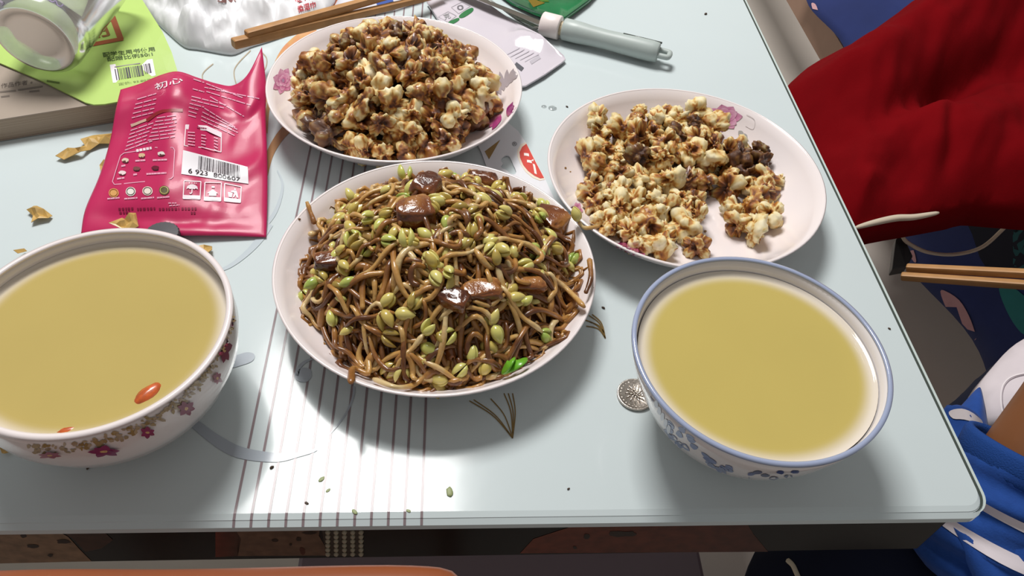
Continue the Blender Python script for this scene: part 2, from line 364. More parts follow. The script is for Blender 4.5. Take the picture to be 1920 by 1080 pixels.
tp('swirl', [line_item(curve2([(445, 215), (480, 200), (505, 170), (530, 120)]), (8, 3), GR2), line_item(curve2([(470, 95), (440, 130), (445, 165)]), (2, 2), C(176, 162, 140)), line_item(curve2([(488, 96), (500, 110), (497, 130), (480, 150)]), (2, 2), C(176, 162, 140)), line_item(curve2([(400, 120), (380, 140), (385, 165)]), (2, 2), C(176, 162, 140))])
OR = lambda x, y: C(208, 142 + (y % 40) * .6, 108)
tp('ribbon', [line_item(curve2([(496, 330), (506, 290), (524, 258), (545, 235)]), (12, 18), C(168, 128, 92)), line_item(curve2([(494, 200), (508, 150), (528, 104), (552, 78), (590, 52)]), (8, 16), OR), line_item(curve2([(590, 50), (612, 28), (624, 8), (632, -10)]), (14, 10), C(176, 104, 72)), line_item(curve2([(497, 250), (503, 200), (516, 160)]), (10, 4), C(176, 140, 100))])
for tip, ends in (((961, 822), ((880, 752), (888, 750), (920, 748), (945, 738), (953, 738), (961, 738))), ((1135, 635), ((1096, 600), (1099, 612), (1104, 592), (1106, 604), (1110, 590)))):
    tp('gold_leaf_line', [line_item(curve2([e, ((e[0] + tip[0]) / 2 + 5, (e[1] + tip[1]) / 2 - 6), tip], 12), 2.2, C(134, 108, 62)) for e in ends])
# worn film and painted reflections on the front apron
def blot(cx, cy, rx, ry, n=14, j=.25): return [(cx + rx * math.cos(2 * PI * i / n) * (1 + rnd.uniform(-j, j)), cy + ry * math.sin(2 * PI * i / n) * (1 + rnd.uniform(-j, j))) for i in range(n)]
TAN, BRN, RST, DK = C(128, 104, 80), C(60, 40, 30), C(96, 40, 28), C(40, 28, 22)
decal('wear_reflection_patch', [([(0, 993), (100, 991), (128, 1006), (150, 1030), (172, 1052), (0, 1056)], TAN), ([(112, 993), (190, 992), (212, 1012), (190, 1028), (160, 1034), (140, 1012)], BRN)], AB, M['apron_wear_reflection'], table, .0002)
decal('wear_reflection_patch', [([(404, 992), (440, 990), (452, 1010), (446, 1042), (404, 1044)], lambda x, y: RST if x < 430 else BRN), ([(444, 990), (600, 988), (598, 1004), (612, 1028), (612, 1041), (446, 1042)], C(98, 74, 58))], AB, M['apron_wear_reflection'], table, .0002)  # the rust-red piece is a blurred reflection painted as colour
decal('wear_reflection_patch', [([(1080, 984), (1400, 980), (1412, 1000), (1440, 1034), (975, 1037), (1000, 1010)], lambda x, y: C(96, 44, 28) if x < 1250 else C(70, 34, 24))], AB, M['apron_wear_reflection'], table, .0002)  # brown reflection in the gloss panel, painted as a flat patch
decal('stain', [(blot(62, 1023, 12, 4), DK), (blot(45, 1003, 6, 5), DK), (blot(120, 1014, 14, 4), DK), (blot(95, 1040, 5, 3), DK), (blot(515, 1012, 7, 3), DK), (blot(560, 1010, 5, 4), DK), (blot(567, 1032, 5, 7), C(70, 34, 22)), (blot(580, 998, 12, 3), DK), (blot(545, 1020, 3, 2), DK), (blot(1100, 1005, 6, 5), DK), (blot(1165, 1000, 30, 5), DK), (blot(1078, 1026, 4, 3), DK), (blot(1150, 983, 40, 3), DK)], AB, M['apron_wear_reflection'], table, .0004)
V, F = [], []
for i in range(5):
    for j in range(6):
        q = cast(AB, 615 + i * 15.5, 996 + j * 8.2, .0006)
        if q: V, F = join((V, F), lathe([(0, .0022), (.0012, .0016), (.0017, 0), (.0012, -.0016), (0, -.0022)], q, 8))
p = obj('studded_strip', V, F, mat('grey_studs', C(150, 140, 118), .3), table); p['label'] = 'grey strip of raised studs'
decal('strip_backing', [([(603, 987), (680, 987), (682, 1040), (612, 1042)], C(58, 52, 44))], AB, M['apron_wear_reflection'], table, .0003)

# ------------------------------------------------------------------ plates and bowls
PLATE = [(0, .0035), (.058, .0035), (.060, 0), (.066, 0), (.069, .004), (.083, .009), (.097, .0185), (.107, .029), (.1105, .0352), (.1120, .0352), (.1122, .0345), (.1122, .0352), (.1112, .0362), (.1096, .0358), (.1045, .0285), (.095, .0185), (.083, .0115), (.068, .0078), (.05, .0068), (0, .0065)]
PLATE = PLATE[:9] + PLATE[12:]
def plate_z(r):
    pts = [(0, .0065), (.05, .0068), (.068, .0078), (.083, .0115), (.095, .0185), (.1045, .0285), (.1096, .0358)]
    for (a, b), (c, d) in zip(pts, pts[1:]):
        if r <= c: return b + (d - b) * (r - a) / (c - a)
    return .0358
MIDC, TOPC, RGTC = Vector((-.0115, .3706, 0)), Vector((-.0518, .5886, 0)), Vector((.1857, .4784, 0))
def plate(c, label, R=.112):
    s = R / .112; t = empty('dinner_plate', c, label, 'plate', 'white plates of food')
    V, F = lathe([(r * s, z) for r, z in PLATE], c); obj('dish', V, F, M['china'], t)
    V2, F2 = lathe([(.1100 * s, .0352), (.1120 * s, .0352), (.1122 * s, .0358), (.1112 * s, .0364), (.1100 * s, .0361), (.1100 * s, .0352)], c); obj('rim', V2, F2, M['china'], t)
    return t, bvh_of(V, F)
mid_plate, MB_ = plate(MIDC, 'round white plate heaped with stir-fried bean sprouts, nearest the table front', .1107)
top_plate, TPB = plate(TOPC, 'white plate with purple flowers under the tall heap of caramel popcorn', .1106)
rgt_plate, RPB = plate(RGTC, 'white plate with one clear pink peony, popcorn on its left half only', .1116)
def petal(cx, cy, a, L, wd, n=9):
    pts = []
    for i in range(n + 1):
        t = i / n; pts.append((t * L, wd * math.sin(PI * t ** .8) * (1 + .12 * math.sin(9 * t))))
    pts = pts + [(x, -y) for x, y in reversed(pts[1:-1])]
    ca, sa = math.cos(a), math.sin(a)
    return [(cx + x * ca - y * sa, cy + (x * sa + y * ca)) for x, y in pts]
def mixc(a, b, t): t = max(0, min(1, t)); return tuple(a[i] * (1 - t) + b[i] * t for i in range(4))
def flower(cx, cy, R, sy, seed, inner=C(138, 36, 96), outer=C(234, 190, 210), mid=C(192, 92, 146), squash=0):
    r = random.Random(seed); items = []
    for ring, (k, rr, ww) in enumerate(((7, 1., .42), (6, .74, .36), (5, .46, .26))):
        for i in range(k):
            a = 2 * PI * (i + r.uniform(-.2, .2)) / k + ring * .5; L = R * rr * r.uniform(.85, 1.08)
            q = petal(0, 0, a, L, R * ww * r.uniform(.85, 1.1)); sh = r.uniform(-.15, .15) + .15 * ring
            def col(x, y, L=L, sh=sh, a=a):
                d = math.hypot((x - cx), (y - cy) / sy) / L
                e = .5 + .5 * math.sin(14 * math.atan2(y - cy, x - cx))
                q = mixc(mixc(inner, mid, d * 1.5 - .05 + sh), outer, (d - .5) * 1.7 * (.6 + .4 * e) + sh); return mixc(q, inner, sm(.90, 1.02, d) * .8)
            items.append(([(cx + x + y * squash, cy + y * sy) for x, y in q], col))
    items.append((blot(cx, cy, R * .14, R * .14 * sy), C(168, 130, 160)))
    return items
def stack_decal(name, items, bvh, m, parent, off=.0002, step=None, inc=.00003):
    V, F, K = [], [], []
    for n_, it in enumerate(items):
        o = decal('x', [it], bvh, m, parent, off + inc * n_, step); me = o.data; k = len(V); b = base(parent)
        V += [v.co + b for v in me.vertices]; F += [tuple(i + k for i in p.vertices) for p in me.polygons]; K += [tuple(c.color) for c in me.color_attributes['Col'].data]
        bpy.data.objects.remove(o); bpy.data.meshes.remove(me)
    return tag(obj(name, V, F, m, parent, True, K), kind='stuff')
LEAF = C(178, 176, 172)
stack_decal('flower_print', [(petal(1330, 205, 2.6, 18, 5), LEAF), (petal(1325, 232, 2.2, 20, 5), LEAF), (petal(1385, 245, .9, 20, 5), LEAF), (petal(1396, 250, 1.3, 18, 4), LEAF), line_item(curve2([(1388, 250), (1402, 262), (1408, 278)]), 1.5, LEAF), line_item(curve2([(1318, 205), (1300, 190), (1288, 205), (1300, 214)]), 1.2, C(226, 217, 216)), line_item(curve2([(1400, 215), (1415, 225), (1412, 242), (1398, 236)]), 1.2, C(226, 217, 216))] + flower(1358, 221, 36, .82, 3), RPB, M['glaze'], rgt_plate, step=3.5)
stack_decal('flower_print', flower(1180, 465, 46, .42, 5, C(140, 26, 80), C(190, 90, 140), C(160, 50, 104), .0) + flower(1080, 395, 12, 1.2, 6, C(120, 40, 90)), RPB, M['glaze'], rgt_plate, step=9)
stack_decal('flower_print', [(petal(548, 180, .9, 22, 5), LEAF), (petal(555, 130, -.6, 22, 4), C(214, 212, 206))] + flower(530, 152, 21, 1.3, 8), TPB, M['glaze'], top_plate, step=4)
stack_decal('flower_print', [(petal(935 + i * 5, 185 - i * 7, 4.0 + i * .25, 46 - 4 * i, 6), C(176, 166, 172)) for i in range(6)] + [(petal(950, 215, -.9 + i * .25, 40, 7), C(150 + 12 * i, 40 + 22 * i, 120 + 10 * i)) for i in range(5)] + [(petal(940, 215, 2.1 + i * .2, 34, 6), C(176, 70 + 20 * i, 130)) for i in range(3)], TPB, M['glaze'], top_plate, step=8)
# sauce specks on the middle plate's rim
decal('sauce_speck', [(blot(x, y, r, r * .7, 8), C(120, 72, 34)) for x, y, r in ((1107, 585, 4), (1102, 600, 3), (1110, 568, 3), (1098, 612, 2.5), (1112, 556, 2), (1033, 683, 4), (561, 411, 2.5), (1090, 628, 2), (1115, 540, 2), (550, 648, 2))], MB_, M['glaze'], mid_plate, .0003)
decal('sauce_speck', [(blot(x, y, r, r * .7, 8), C(150, 110, 60)) for x, y, r in ((1060, 315, 2.5), (1069, 322, 1.5), (1322, 434, 3.2), (1380, 292, 2))], RPB, M['glaze'], rgt_plate, .0003)

LBC, RBC = Vector((-.2039, .2862, 0)), Vector((.1812, .2684, 0))
LPROF = [(0, .006), (.034, .006), (.036, 0), (.040, 0), (.041, .007), (.053, .0125), (.066, .025), (.0735, .041), (.0765, .056), (.0764, .068), (.0761, .0722)]
LIN = [(.0728, .0722), (.0733, .066), (.0732, .056), (.0702, .042), (.062, .0275), (.048, .015), (.03, .010), (0, .009)]
RPROF = [(0, .006), (.032, .006), (.034, 0), (.038, 0), (.039, .007), (.050, .0145), (.061, .0285), (.069, .046), (.0742, .063), (.0760, .0722)]
RIN = [(.0735, .0722), (.0722, .066), (.0668, .046), (.058, .029), (.045, .0165), (.03, .0105), (0, .009)]
def bowl(c, prof, inn, label, rim_m, m):
    t = empty('soup_bowl', c, label, 'bowl', 'bowls of broth'); V, F = lathe(prof + inn, c, 128); obj('body', V, F, m, t)
    ro, ri = prof[-1][0], inn[0][0]
    V2, F2 = lathe([(ro - .0002, .0716), (ro + .0004, .0716), (ro + .0003, .0728), ((ro + ri) / 2, .0734), (ri - .0002, .0728), (ri - .0002, .0716), (ro - .0002, .0716)], c, 128); obj('rim', V2, F2, rim_m, t)
    return t, bvh_of(*lathe(prof, c, 128))
lb, LBB = bowl(LBC, LPROF, LIN, 'white porcelain bowl with maroon and ochre flowers, at the left edge', M['china'], M['china2'])
rb, RBB = bowl(RBC, RPROF, RIN, 'white bowl with blue-grey rim and blue flowers, near the right table edge', M['china_blue'], M['china2'])
def soup(c, r, z, col, label):
    V, F, D = [], [], []; seg = 96
    rs = [0, .3, .5, .65, .75, .79, .82, .845, .87, .89, .91, .94, .965, .985, .995, 1.]
    for q in rs:
        zz = z + (.0012 * sm(.965, 1, q))
        for i in range(seg):
            a = 2 * PI * i / seg; V.append((c.x + r * q * math.cos(a), c.y + r * q * math.sin(a), zz)); D.append(1 - sm(.85, .99, q))
    for j in range(len(rs) - 1):
        for i in range(seg): k = (i + 1) % seg; F.append((j * seg + i, j * seg + k, (j + 1) * seg + k, (j + 1) * seg + i))
    o = obj('broth', V, F, soup_mat('broth', col, r), None, True, None, (c.x, c.y, z))
    a = o.data.attributes.new('depth', 'FLOAT', 'POINT'); a.data.foreach_set('value', D)
    return tag(o, label, 'soup')
SZ = .0632
soup(LBC, .0732, SZ, C(190, 169, 100), 'cloudy yellow broth with goji berries filling the left bowl')
soup(RBC, .0712, SZ, C(196, 176, 98), 'plain cloudy yellow broth filling the blue-rimmed bowl')
def goji(px, py, z, L, a, label, dz=-.0012):
    c = P(px, py, z); V, F = [], []
    prof = [(math.sin(PI * i / 10) ** .8, -math.cos(PI * i / 10)) for i in range(11)]
    for r, t in prof:
        for k in range(14):
            b = 2 * PI * k / 14; wr = 1 + .1 * math.sin(5 * b + 3 * t)
            x, y, zz = t * L, r * L * .52 * math.cos(b) * wr, r * L * .36 * math.sin(b) * wr
            V.append((c.x + x * math.cos(a) - y * math.sin(a), c.y + x * math.sin(a) + y * math.cos(a), c.z + zz + dz))
    for j in range(10):
        for k in range(14): F.append((j * 14 + k, j * 14 + (k + 1) % 14, (j + 1) * 14 + (k + 1) % 14, (j + 1) * 14 + k))
    return tag(obj('goji_berry', V, F, M['goji'], None, True, None, c), label, 'berry', 'goji berries in the broth')
goji(277, 737, SZ, .0085, .95, 'orange goji berry floating at the near right of the left broth')
goji(123, 806, SZ, .007, .2, 'half-sunk goji berry at the near rim of the left broth', -.0022)
# printed flowers on the bowls' outsides
MAR, PUR, OCH, OC2 = C(132, 44, 66), C(150, 56, 108), C(164, 136, 72), C(140, 116, 78)
it = []
rr = random.Random(4)
path = curve2([(60, 845), (150, 838), (230, 815), (290, 788), (340, 750), (380, 705), (412, 650), (428, 600)], 60)
for i, (x, y) in enumerate(path):
    for k in range(4):
        it.append((blot(x + rr.uniform(-9, 7), y + rr.uniform(-11, 7), rr.uniform(2, 6), rr.uniform(1.5, 4), 9, .4), mixc(mixc(OCH, OC2, rr.random()), C(206, 192, 172), rr.random() * .6)))
def small_flower(x, y, R, sy, ang, c1, c2):
    o = []
    for i in range(6): o.append((petal(x, y, ang + i * PI / 3 + rr.uniform(-.2, .2), R * rr.uniform(.8, 1.1), R * .36), mixc(c1, c2, rr.random() * .6)))
    return [([(x + (a - x), y + (b - y) * sy) for a, b in q], c) for q, c in o] + [(blot(x, y, R * .22, R * .2 * sy, 8), C(214, 178, 120))]
for x, y, R, sy, c1, c2 in ((417, 655, 15, 1.7, MAR, C(120, 40, 70)), (347, 764, 17, .9, C(140, 62, 96), MAR), (275, 808, 16, .7, PUR, MAR), (195, 843, 30, .4, PUR, C(110, 34, 86)), (404, 708, 9, 1.5, C(168, 104, 120), MAR), (95, 850, 24, .3, C(170, 120, 140), MAR), (429, 600, 7, 2, MAR, PUR)):
    it += small_flower(x, y, R, sy, rr.random(), c1, c2)
stack_decal('flower_print', it, LBB, M['glaze'], lb, .0002, 8, .000004)
it = []; B1, B2, B3 = C(96, 116, 168), C(62, 82, 146), C(150, 164, 196)
for x, y, R, sq_ in ((1272, 822, 34, .75), (1345, 872, 36, .55)):
    for i in range(16):
        a = rr.uniform(0, 2 * PI); d = R * rr.uniform(.05, .7); c = mixc(mixc(B1, B2, rr.random()), B3, rr.random() * .6)
        it.append(([(px_, y + (py_ - y) * sq_ + (px_ - x) * .55) for px_, py_ in petal(x + d * math.cos(a), y + d * math.sin(a), a + rr.uniform(-.6, .6), R * .5, R * .2)], c))
for i in range(8): it.append((blot(1395 + i * 14 + rr.uniform(-4, 4), 888 + rr.uniform(-5, 8), 8, 3, 9), mixc(B2, C(40, 50, 100), rr.random())))
for i in range(6): it.append((blot(1225 + i * 6, 745 + i * 12, 4, 8, 9), C(196, 200, 212)))
stack_decal('flower_print', it, RBB, M['glaze'], rb, .0002, 8, .000004)

# ------------------------------------------------------------------ popcorn
def ico(n):
    bm = bmesh.new(); bmesh.ops.create_icosphere(bm, subdivisions=n, radius=1); V = np.array([v.co[:] for v in bm.verts]); F = [tuple(v.index for v in f.verts) for f in bm.faces]; bm.free(); return V, F
IV, IF = ico(4); IV3, IF3 = ico(2)
def popcorn_mesh(seed):
    r = np.random.RandomState(seed); n = r.randint(7, 11); D = IV
    cen = r.normal(size=(n, 3)); cen /= np.linalg.norm(cen, axis=1)[:, None]; dist = r.uniform(.38, .66, n); cen *= dist[:, None]; rad = r.uniform(.24, .44, n)
    cen = np.vstack([cen, [[0, 0, 0]]]); rad = np.append(rad, .46)
    b = D @ cen.T; disc = b * b - (cen * cen).sum(1)[None] + rad[None] ** 2
    hit = np.where(disc > 0, b + np.sqrt(np.maximum(disc, 0)), -1)
    R = hit.max(1); R = np.maximum(R, .35)
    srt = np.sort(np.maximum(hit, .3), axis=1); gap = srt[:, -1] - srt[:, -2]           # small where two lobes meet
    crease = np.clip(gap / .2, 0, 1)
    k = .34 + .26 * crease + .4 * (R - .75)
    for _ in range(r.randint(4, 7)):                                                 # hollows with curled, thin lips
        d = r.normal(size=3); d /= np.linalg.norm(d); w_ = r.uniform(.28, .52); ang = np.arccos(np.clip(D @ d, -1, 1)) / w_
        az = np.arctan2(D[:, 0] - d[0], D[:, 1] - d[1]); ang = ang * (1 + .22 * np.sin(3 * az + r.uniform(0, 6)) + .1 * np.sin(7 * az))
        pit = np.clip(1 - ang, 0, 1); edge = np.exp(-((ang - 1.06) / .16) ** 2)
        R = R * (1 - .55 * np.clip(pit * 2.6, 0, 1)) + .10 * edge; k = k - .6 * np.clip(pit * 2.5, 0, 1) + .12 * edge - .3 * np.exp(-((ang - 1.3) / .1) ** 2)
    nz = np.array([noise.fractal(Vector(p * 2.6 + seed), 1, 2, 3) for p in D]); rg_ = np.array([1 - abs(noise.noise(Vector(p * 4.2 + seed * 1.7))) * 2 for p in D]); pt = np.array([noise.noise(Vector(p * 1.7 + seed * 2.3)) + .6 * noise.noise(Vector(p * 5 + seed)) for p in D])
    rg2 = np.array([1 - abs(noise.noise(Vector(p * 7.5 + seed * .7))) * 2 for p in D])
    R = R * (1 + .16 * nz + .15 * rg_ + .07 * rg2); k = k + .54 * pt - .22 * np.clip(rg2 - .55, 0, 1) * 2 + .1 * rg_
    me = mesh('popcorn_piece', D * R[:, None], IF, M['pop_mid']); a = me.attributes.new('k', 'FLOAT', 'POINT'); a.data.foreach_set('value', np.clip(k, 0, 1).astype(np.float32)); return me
POPS = [popcorn_mesh(11 + i) for i in range(16)]
PM = {}
for key in ('pop_caramel', 'pop_mid', 'pop_pale', 'pop_dark'):
    PM[key] = []
    for me in POPS:
        q = me.copy(); q.materials.clear(); q.materials.append(M[key]); PM[key].append(q)
def kernel_mesh():
    V = IV3 * np.array([1, .9, .8]); V = V * (1 + .08 * np.sin(V[:, :1] * 5)); return mesh('kernel_piece', V, IF3, M['kernel'])
KM = kernel_mesh()
def popcorn(c, s, key, label, group=None, me=None):
    o = link('popcorn_piece', me or rnd.choice(PM[key]), None, c); o.scale = (s * rnd.uniform(.85, 1.15), s * rnd.uniform(.85, 1.15), s * rnd.uniform(.8, 1.1))
    o.rotation_euler = (rnd.uniform(0, 6.28), rnd.uniform(0, 6.28), rnd.uniform(0, 6.28)); return tag(o, label, 'popcorn', group)
placed = []
def settle(x, y, r, c, f=.80):                     # rest height of a ball of radius r dropped at x, y
    d_ = math.hypot(x - c.x, y - c.y); z = max(plate_z(d_) + r * .90, plate_z(min(.1096, d_ + .85 * r)) + r * .55)
    for (a, b, zc, q) in placed:
        d2 = (a - x) ** 2 + (b - y) ** 2; s = (q + r) * f
        if d2 < s * s: z = max(z, zc + math.sqrt(s * s - d2))
    return z
TNAME = {'pop_caramel': 'brown caramel popcorn piece', 'pop_mid': 'mottled cream-brown popcorn piece', 'pop_pale': 'pale cream popcorn piece', 'pop_dark': 'very dark burnt popcorn piece'}
def where_lab(what, place, dx, dy, r):                # name the side of the heap a thing lies on
    if math.hypot(dx, dy) < r: side = 'in the middle of'
    else: side = 'at the %s of' % ('right side', 'far right', 'far side', 'far left', 'left side', 'near left', 'near side', 'near right')[int((math.atan2(dy, dx) / (2 * PI) * 8 + .5)) % 8]
    return '%s %s %s' % (what, side, place), '%s %s %s' % (what.replace(' piece', ''), side, place)
def mound_top(x, y):
    u = (x - TOPC.x + .002) / .088; v = (y - TOPC.y - .0) / .088; q = u * u + v * v
    return .014 + .050 * max(0, 1 - q) ** .75
N_TOP = 0; fails = 0
order = []
while N_TOP < 190 and fails < 6000:
    a = rnd.uniform(0, 2 * PI); d = .088 * math.sqrt(rnd.random()); x, y = TOPC.x - .002 + d * math.cos(a), TOPC.y + d * math.sin(a)
    r = rnd.uniform(.0095, .0148); z = settle(x, y, r, TOPC, .72)
    if d + r > .0945 or z > mound_top(x, y) + .004 or (d > .075 and z > .026): fails += 1; continue
    placed.append((x, y, z, r)); N_TOP += 1
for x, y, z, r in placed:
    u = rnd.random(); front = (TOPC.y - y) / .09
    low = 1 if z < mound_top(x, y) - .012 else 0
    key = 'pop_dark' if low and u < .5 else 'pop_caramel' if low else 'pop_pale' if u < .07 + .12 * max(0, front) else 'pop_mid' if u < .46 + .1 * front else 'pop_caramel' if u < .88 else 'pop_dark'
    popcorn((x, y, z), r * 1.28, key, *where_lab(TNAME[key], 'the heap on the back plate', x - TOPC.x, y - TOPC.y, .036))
# the right-hand plate: scattered pieces, one or two deep
placed = []
def on_plate(px, py, c):                              # the point of the plate's inside that a pixel shows
    z = .01
    for _ in range(6): q = P(px, py, z); z = plate_z((q - c).xy.length)
    return q
REG = [([(1095, 300), (1108, 235), (1160, 245), (1210, 225), (1232, 205), (1290, 215), (1340, 275), (1400, 290), (1438, 310), (1438, 370), (1380, 372), (1330, 358), (1290, 360), (1240, 365), (1160, 362), (1090, 372)], 66, None),
       ([(1092, 385), (1150, 372), (1250, 395), (1250, 465), (1190, 470), (1120, 430)], 17, 'pop_pale'),
       ([(1240, 390), (1300, 385), (1308, 435), (1262, 440)], 8, 'pop_caramel'),
       ([(1368, 402), (1400, 385), (1436, 388), (1440, 430), (1412, 448), (1370, 436)], 6, 'pop_pale'),
       ([(1205, 250), (1260, 225), (1310, 260), (1320, 320), (1250, 330), (1200, 300)], 18, None)]
RP = []
for poly, n, pref in REG:
    xs = [p[0] for p in poly]; ys = [p[1] for p in poly]; k = 0; tries = 0
    while k < n and tries < 3000:
        tries += 1; px, py = rnd.uniform(min(xs), max(xs)), rnd.uniform(min(ys), max(ys))
        if not inside((px, py), poly) or (px > 1296 and py < 262): continue
        q = on_plate(px, py + 8, RGTC); r = rnd.uniform(.0078, .0120); z = settle(q.x, q.y, r, RGTC, .72)
        lim = .032 if 1190 < px < 1330 and py < 330 else .0225
        if z > lim: continue
        placed.append((q.x, q.y, z, r)); RP.append((q.x, q.y, z, r, px, py, pref)); k += 1
for x, y, z, r, px, py, pref in RP:
    u = rnd.random(); dk = 1250 < px < 1300 and py < 290
    key = pref if pref and u < .62 else 'pop_dark' if u < .1 or (dk and u < .6) else 'pop_caramel' if u < .36 else 'pop_mid' if u < .74 else 'pop_pale'
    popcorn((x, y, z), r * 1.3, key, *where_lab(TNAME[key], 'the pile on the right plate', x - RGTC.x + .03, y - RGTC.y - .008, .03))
def lone(px, py, r, key, label, me=None):
    q = on_plate(px, py + 4, RGTC); return popcorn((q.x, q.y, q.z + r * .8), r * 1.15, key, label, None, me)
lone(1302, 472, .0095, 'pop_caramel', 'lone caramel popcorn piece near its plate rim, right behind the blue-rimmed bowl')
lone(1462, 335, .0032, 'pop_pale', 'tiny pale popcorn crumb alone on the bare right half of the right-hand plate')
lone(1424, 284, .0075, 'pop_dark', 'dark popcorn piece sticking out at the far right end of the pile')
lone(1420, 355, .009, 'pop_mid', 'curled cream popcorn piece at the right end of the pile, behind the separate clump')
lone(1096, 286, .0085, 'pop_dark', 'dark glossy popcorn piece at the far left of the right-hand plate')
lone(1118, 232, .0105, 'pop_pale', 'large pale popcorn piece at the far left corner of the right-hand pile')
lone(1122, 258, .0105, 'pop_pale', 'second large pale popcorn piece, just nearer than the far left corner one')
lone(1322, 352, .006, 'pop_pale', 'small cream popcorn piece just behind the lone dark kernel on the right plate')
for px, py, lab in ((1322, 370, 'dark unpopped kernel alone in the bare middle of the right-hand plate'), (1090, 366, 'brown unpopped kernel at the left edge of the right-hand pile'), (1284, 322, 'dark round kernel in the middle of the right-hand pile'), (1232, 362, 'dark kernel under the hollow popcorn at the near side of the right-hand pile'), (1276, 434, 'brown kernel at the near right foot of the caramel clump on the right-hand plate'), (1372, 360, 'dark kernel at the near right side of the right-hand pile')):
    q = on_plate(px, py, RGTC); o = link('corn_kernel', KM, None, (q.x, q.y, q.z + .0046)); o.scale = (.0052,) * 3; o.rotation_euler = (rnd.random(), rnd.random(), 3 * rnd.random()); tag(o, lab, 'kernel', 'unpopped kernels')

# ------------------------------------------------------------------ bean sprout dish
HC = Vector((-.0085, .374, 0)); HR = .1005
def heap(x, y):
    u, v = (x - HC.x) / HR, (y - HC.y) / HR; q = u * u + v * v
    return max(plate_z(math.hypot(x - MIDC.x, y - MIDC.y)) + .001, .010 + .058 * max(0, 1 - q) ** .98 + .004 * noise.noise(Vector((x * 45, y * 45, 3))))
V, F = [], []; n1, n2 = 30, 72
for i in range(n1 + 1):
    for j in range(n2):
        a = 2 * PI * j / n2; d = HR * .90 * i / n1; x, y = HC.x + d * math.cos(a), HC.y + d * math.sin(a)
        V.append((x, y, heap(x, y) - .0035 + .0022 * noise.noise(Vector((x * 160, y * 160, 0)))))
for i in range(n1):
    for j in range(n2): k = (j + 1) % n2; F.append((i * n2 + j, i * n2 + k, (i + 1) * n2 + k, (i + 1) * n2 + j))
tag(obj('sprout_mass', V, F, M['saucy'], None, True, None, (HC.x, HC.y, .0075)), 'dark saucy tangle of sprouts deep inside the heap on the middle plate', 'vegetable', kind='stuff')
def strand(x, y, a, L, bend, lift, layer, n=14, wav=1.):
    pts = []; st = L / (n - 1); ph = rnd.uniform(0, 6)
    for i in range(n):
        t = i / (n - 1); z = heap(x, y) + layer + lift * math.sin(PI * t) + .0016 * math.sin(ph + t * 9) * wav
        pts.append(Vector((x, y, z))); a += bend / n * (1 + .8 * math.sin(ph + t * 5)); x += st * math.cos(a); y += st * math.sin(a)
        d = math.hypot(x - HC.x, y - HC.y)
        if d > HR * .92:
            cr = (x - HC.x) * math.sin(a) - (y - HC.y) * math.cos(a); k = 1.1 * sm(HR * .91, HR * 1.0, d) + .1
            a += (k if cr > 0 else -k) * (1 if (x - HC.x) * math.cos(a) + (y - HC.y) * math.sin(a) > -.3 * d else 0)
    return pts
def stem_shape(pts, r0, r1, seg=7):
    n = len(pts); return tube(pts, lambda t: (r0 * (1 - t) + r1 * t) * (1 + .10 * math.sin(t * 13)) * (.6 if t < .01 or t > .99 else 1), seg, True, (1.12, .86), lambda t, a: .16 * noise.noise(Vector((t * n * .35, math.cos(a) + r0 * 4e4, math.sin(a)))))
def k_attr(me, vals): a = me.attributes.new('k', 'FLOAT', 'POINT'); a.data.foreach_set('value', np.array(vals, dtype=np.float32))
def bean_shape(p, d, L, op, rl):                       # two half beans (cotyledons) opening from the stem's end
    d = d.normalized(); up = Vector((0, 0, 1)); s = d.cross(up)
    s = s.normalized() if s.length > .01 else Vector((1, 0, 0)); u = s.cross(d); q = Quaternion(d, rl); s.rotate(q); u.rotate(q); V, F = [], []
    for sgn in (-1, 1):
        k = len(V); ax = (d + s * sgn * op).normalized(); ss = (s - ax * s.dot(ax)).normalized()
        for i in range(9):
            t = i / 8; rr_ = math.sin(PI * min(1, max(.0, t)) ** .85) ** .7
            for j in range(10):
                b = 2 * PI * j / 10; xx = math.cos(b) * .62 if math.cos(b) * sgn < 0 else math.cos(b)
                xx = xx if xx * sgn > 0 else xx * .25
                V.append(p + ax * (t * L) + ss * (xx * rr_ * L * .30 + sgn * L * .03) + u * (math.sin(b) * rr_ * L * .30))
        for i in range(8):
            for j in range(10): m_ = (j + 1) % 10; F.append((k + i * 10 + j, k + i * 10 + m_, k + (i + 1) * 10 + m_, k + (i + 1) * 10 + j))
    return V, F
G1 = ('soy-browned bean sprout with a yellow-green bean head in the heaped middle plate', 'headed sprouts in the heap')
G2 = ('soy-browned bean sprout strand without a head in the heaped middle plate', 'headless sprouts in the heap')
def sprout(pts, r0, r1, tone, head, label, group=None, hl=None, op=None):
    V, F = stem_shape(pts, r0, r1); c = pts[0]
    if head:
        t = empty('bean_sprout', c, label, 'bean sprout', group); o = obj('stem', V, F, M['stem'], t)
    else: o = tag(obj('bean_sprout', V, F, M['stem'], None, True, None, c), label, 'bean sprout', group)
    n = len(pts); k_attr(o.data, [min(1, max(0, tone + .25 * math.sin(i / n * 4 + tone * 9))) for i in range(n) for _ in range(7)])
    if head:
        d = pts[0] - pts[1]; d.z += .0004
        obj('bean', *bean_shape(pts[0], d, hl or rnd.uniform(.0112, .0145), rnd.uniform(.02, .35) if op is None else op, rnd.uniform(0, 3)), M['bean'], t)
def rand_pos(rmax, bias=.5):
    a = rnd.uniform(0, 2 * PI); d = HR * rmax * rnd.random() ** bias; return HC.x + d * math.cos(a), HC.y + d * math.sin(a)
SV, SF, SK = [], [], []
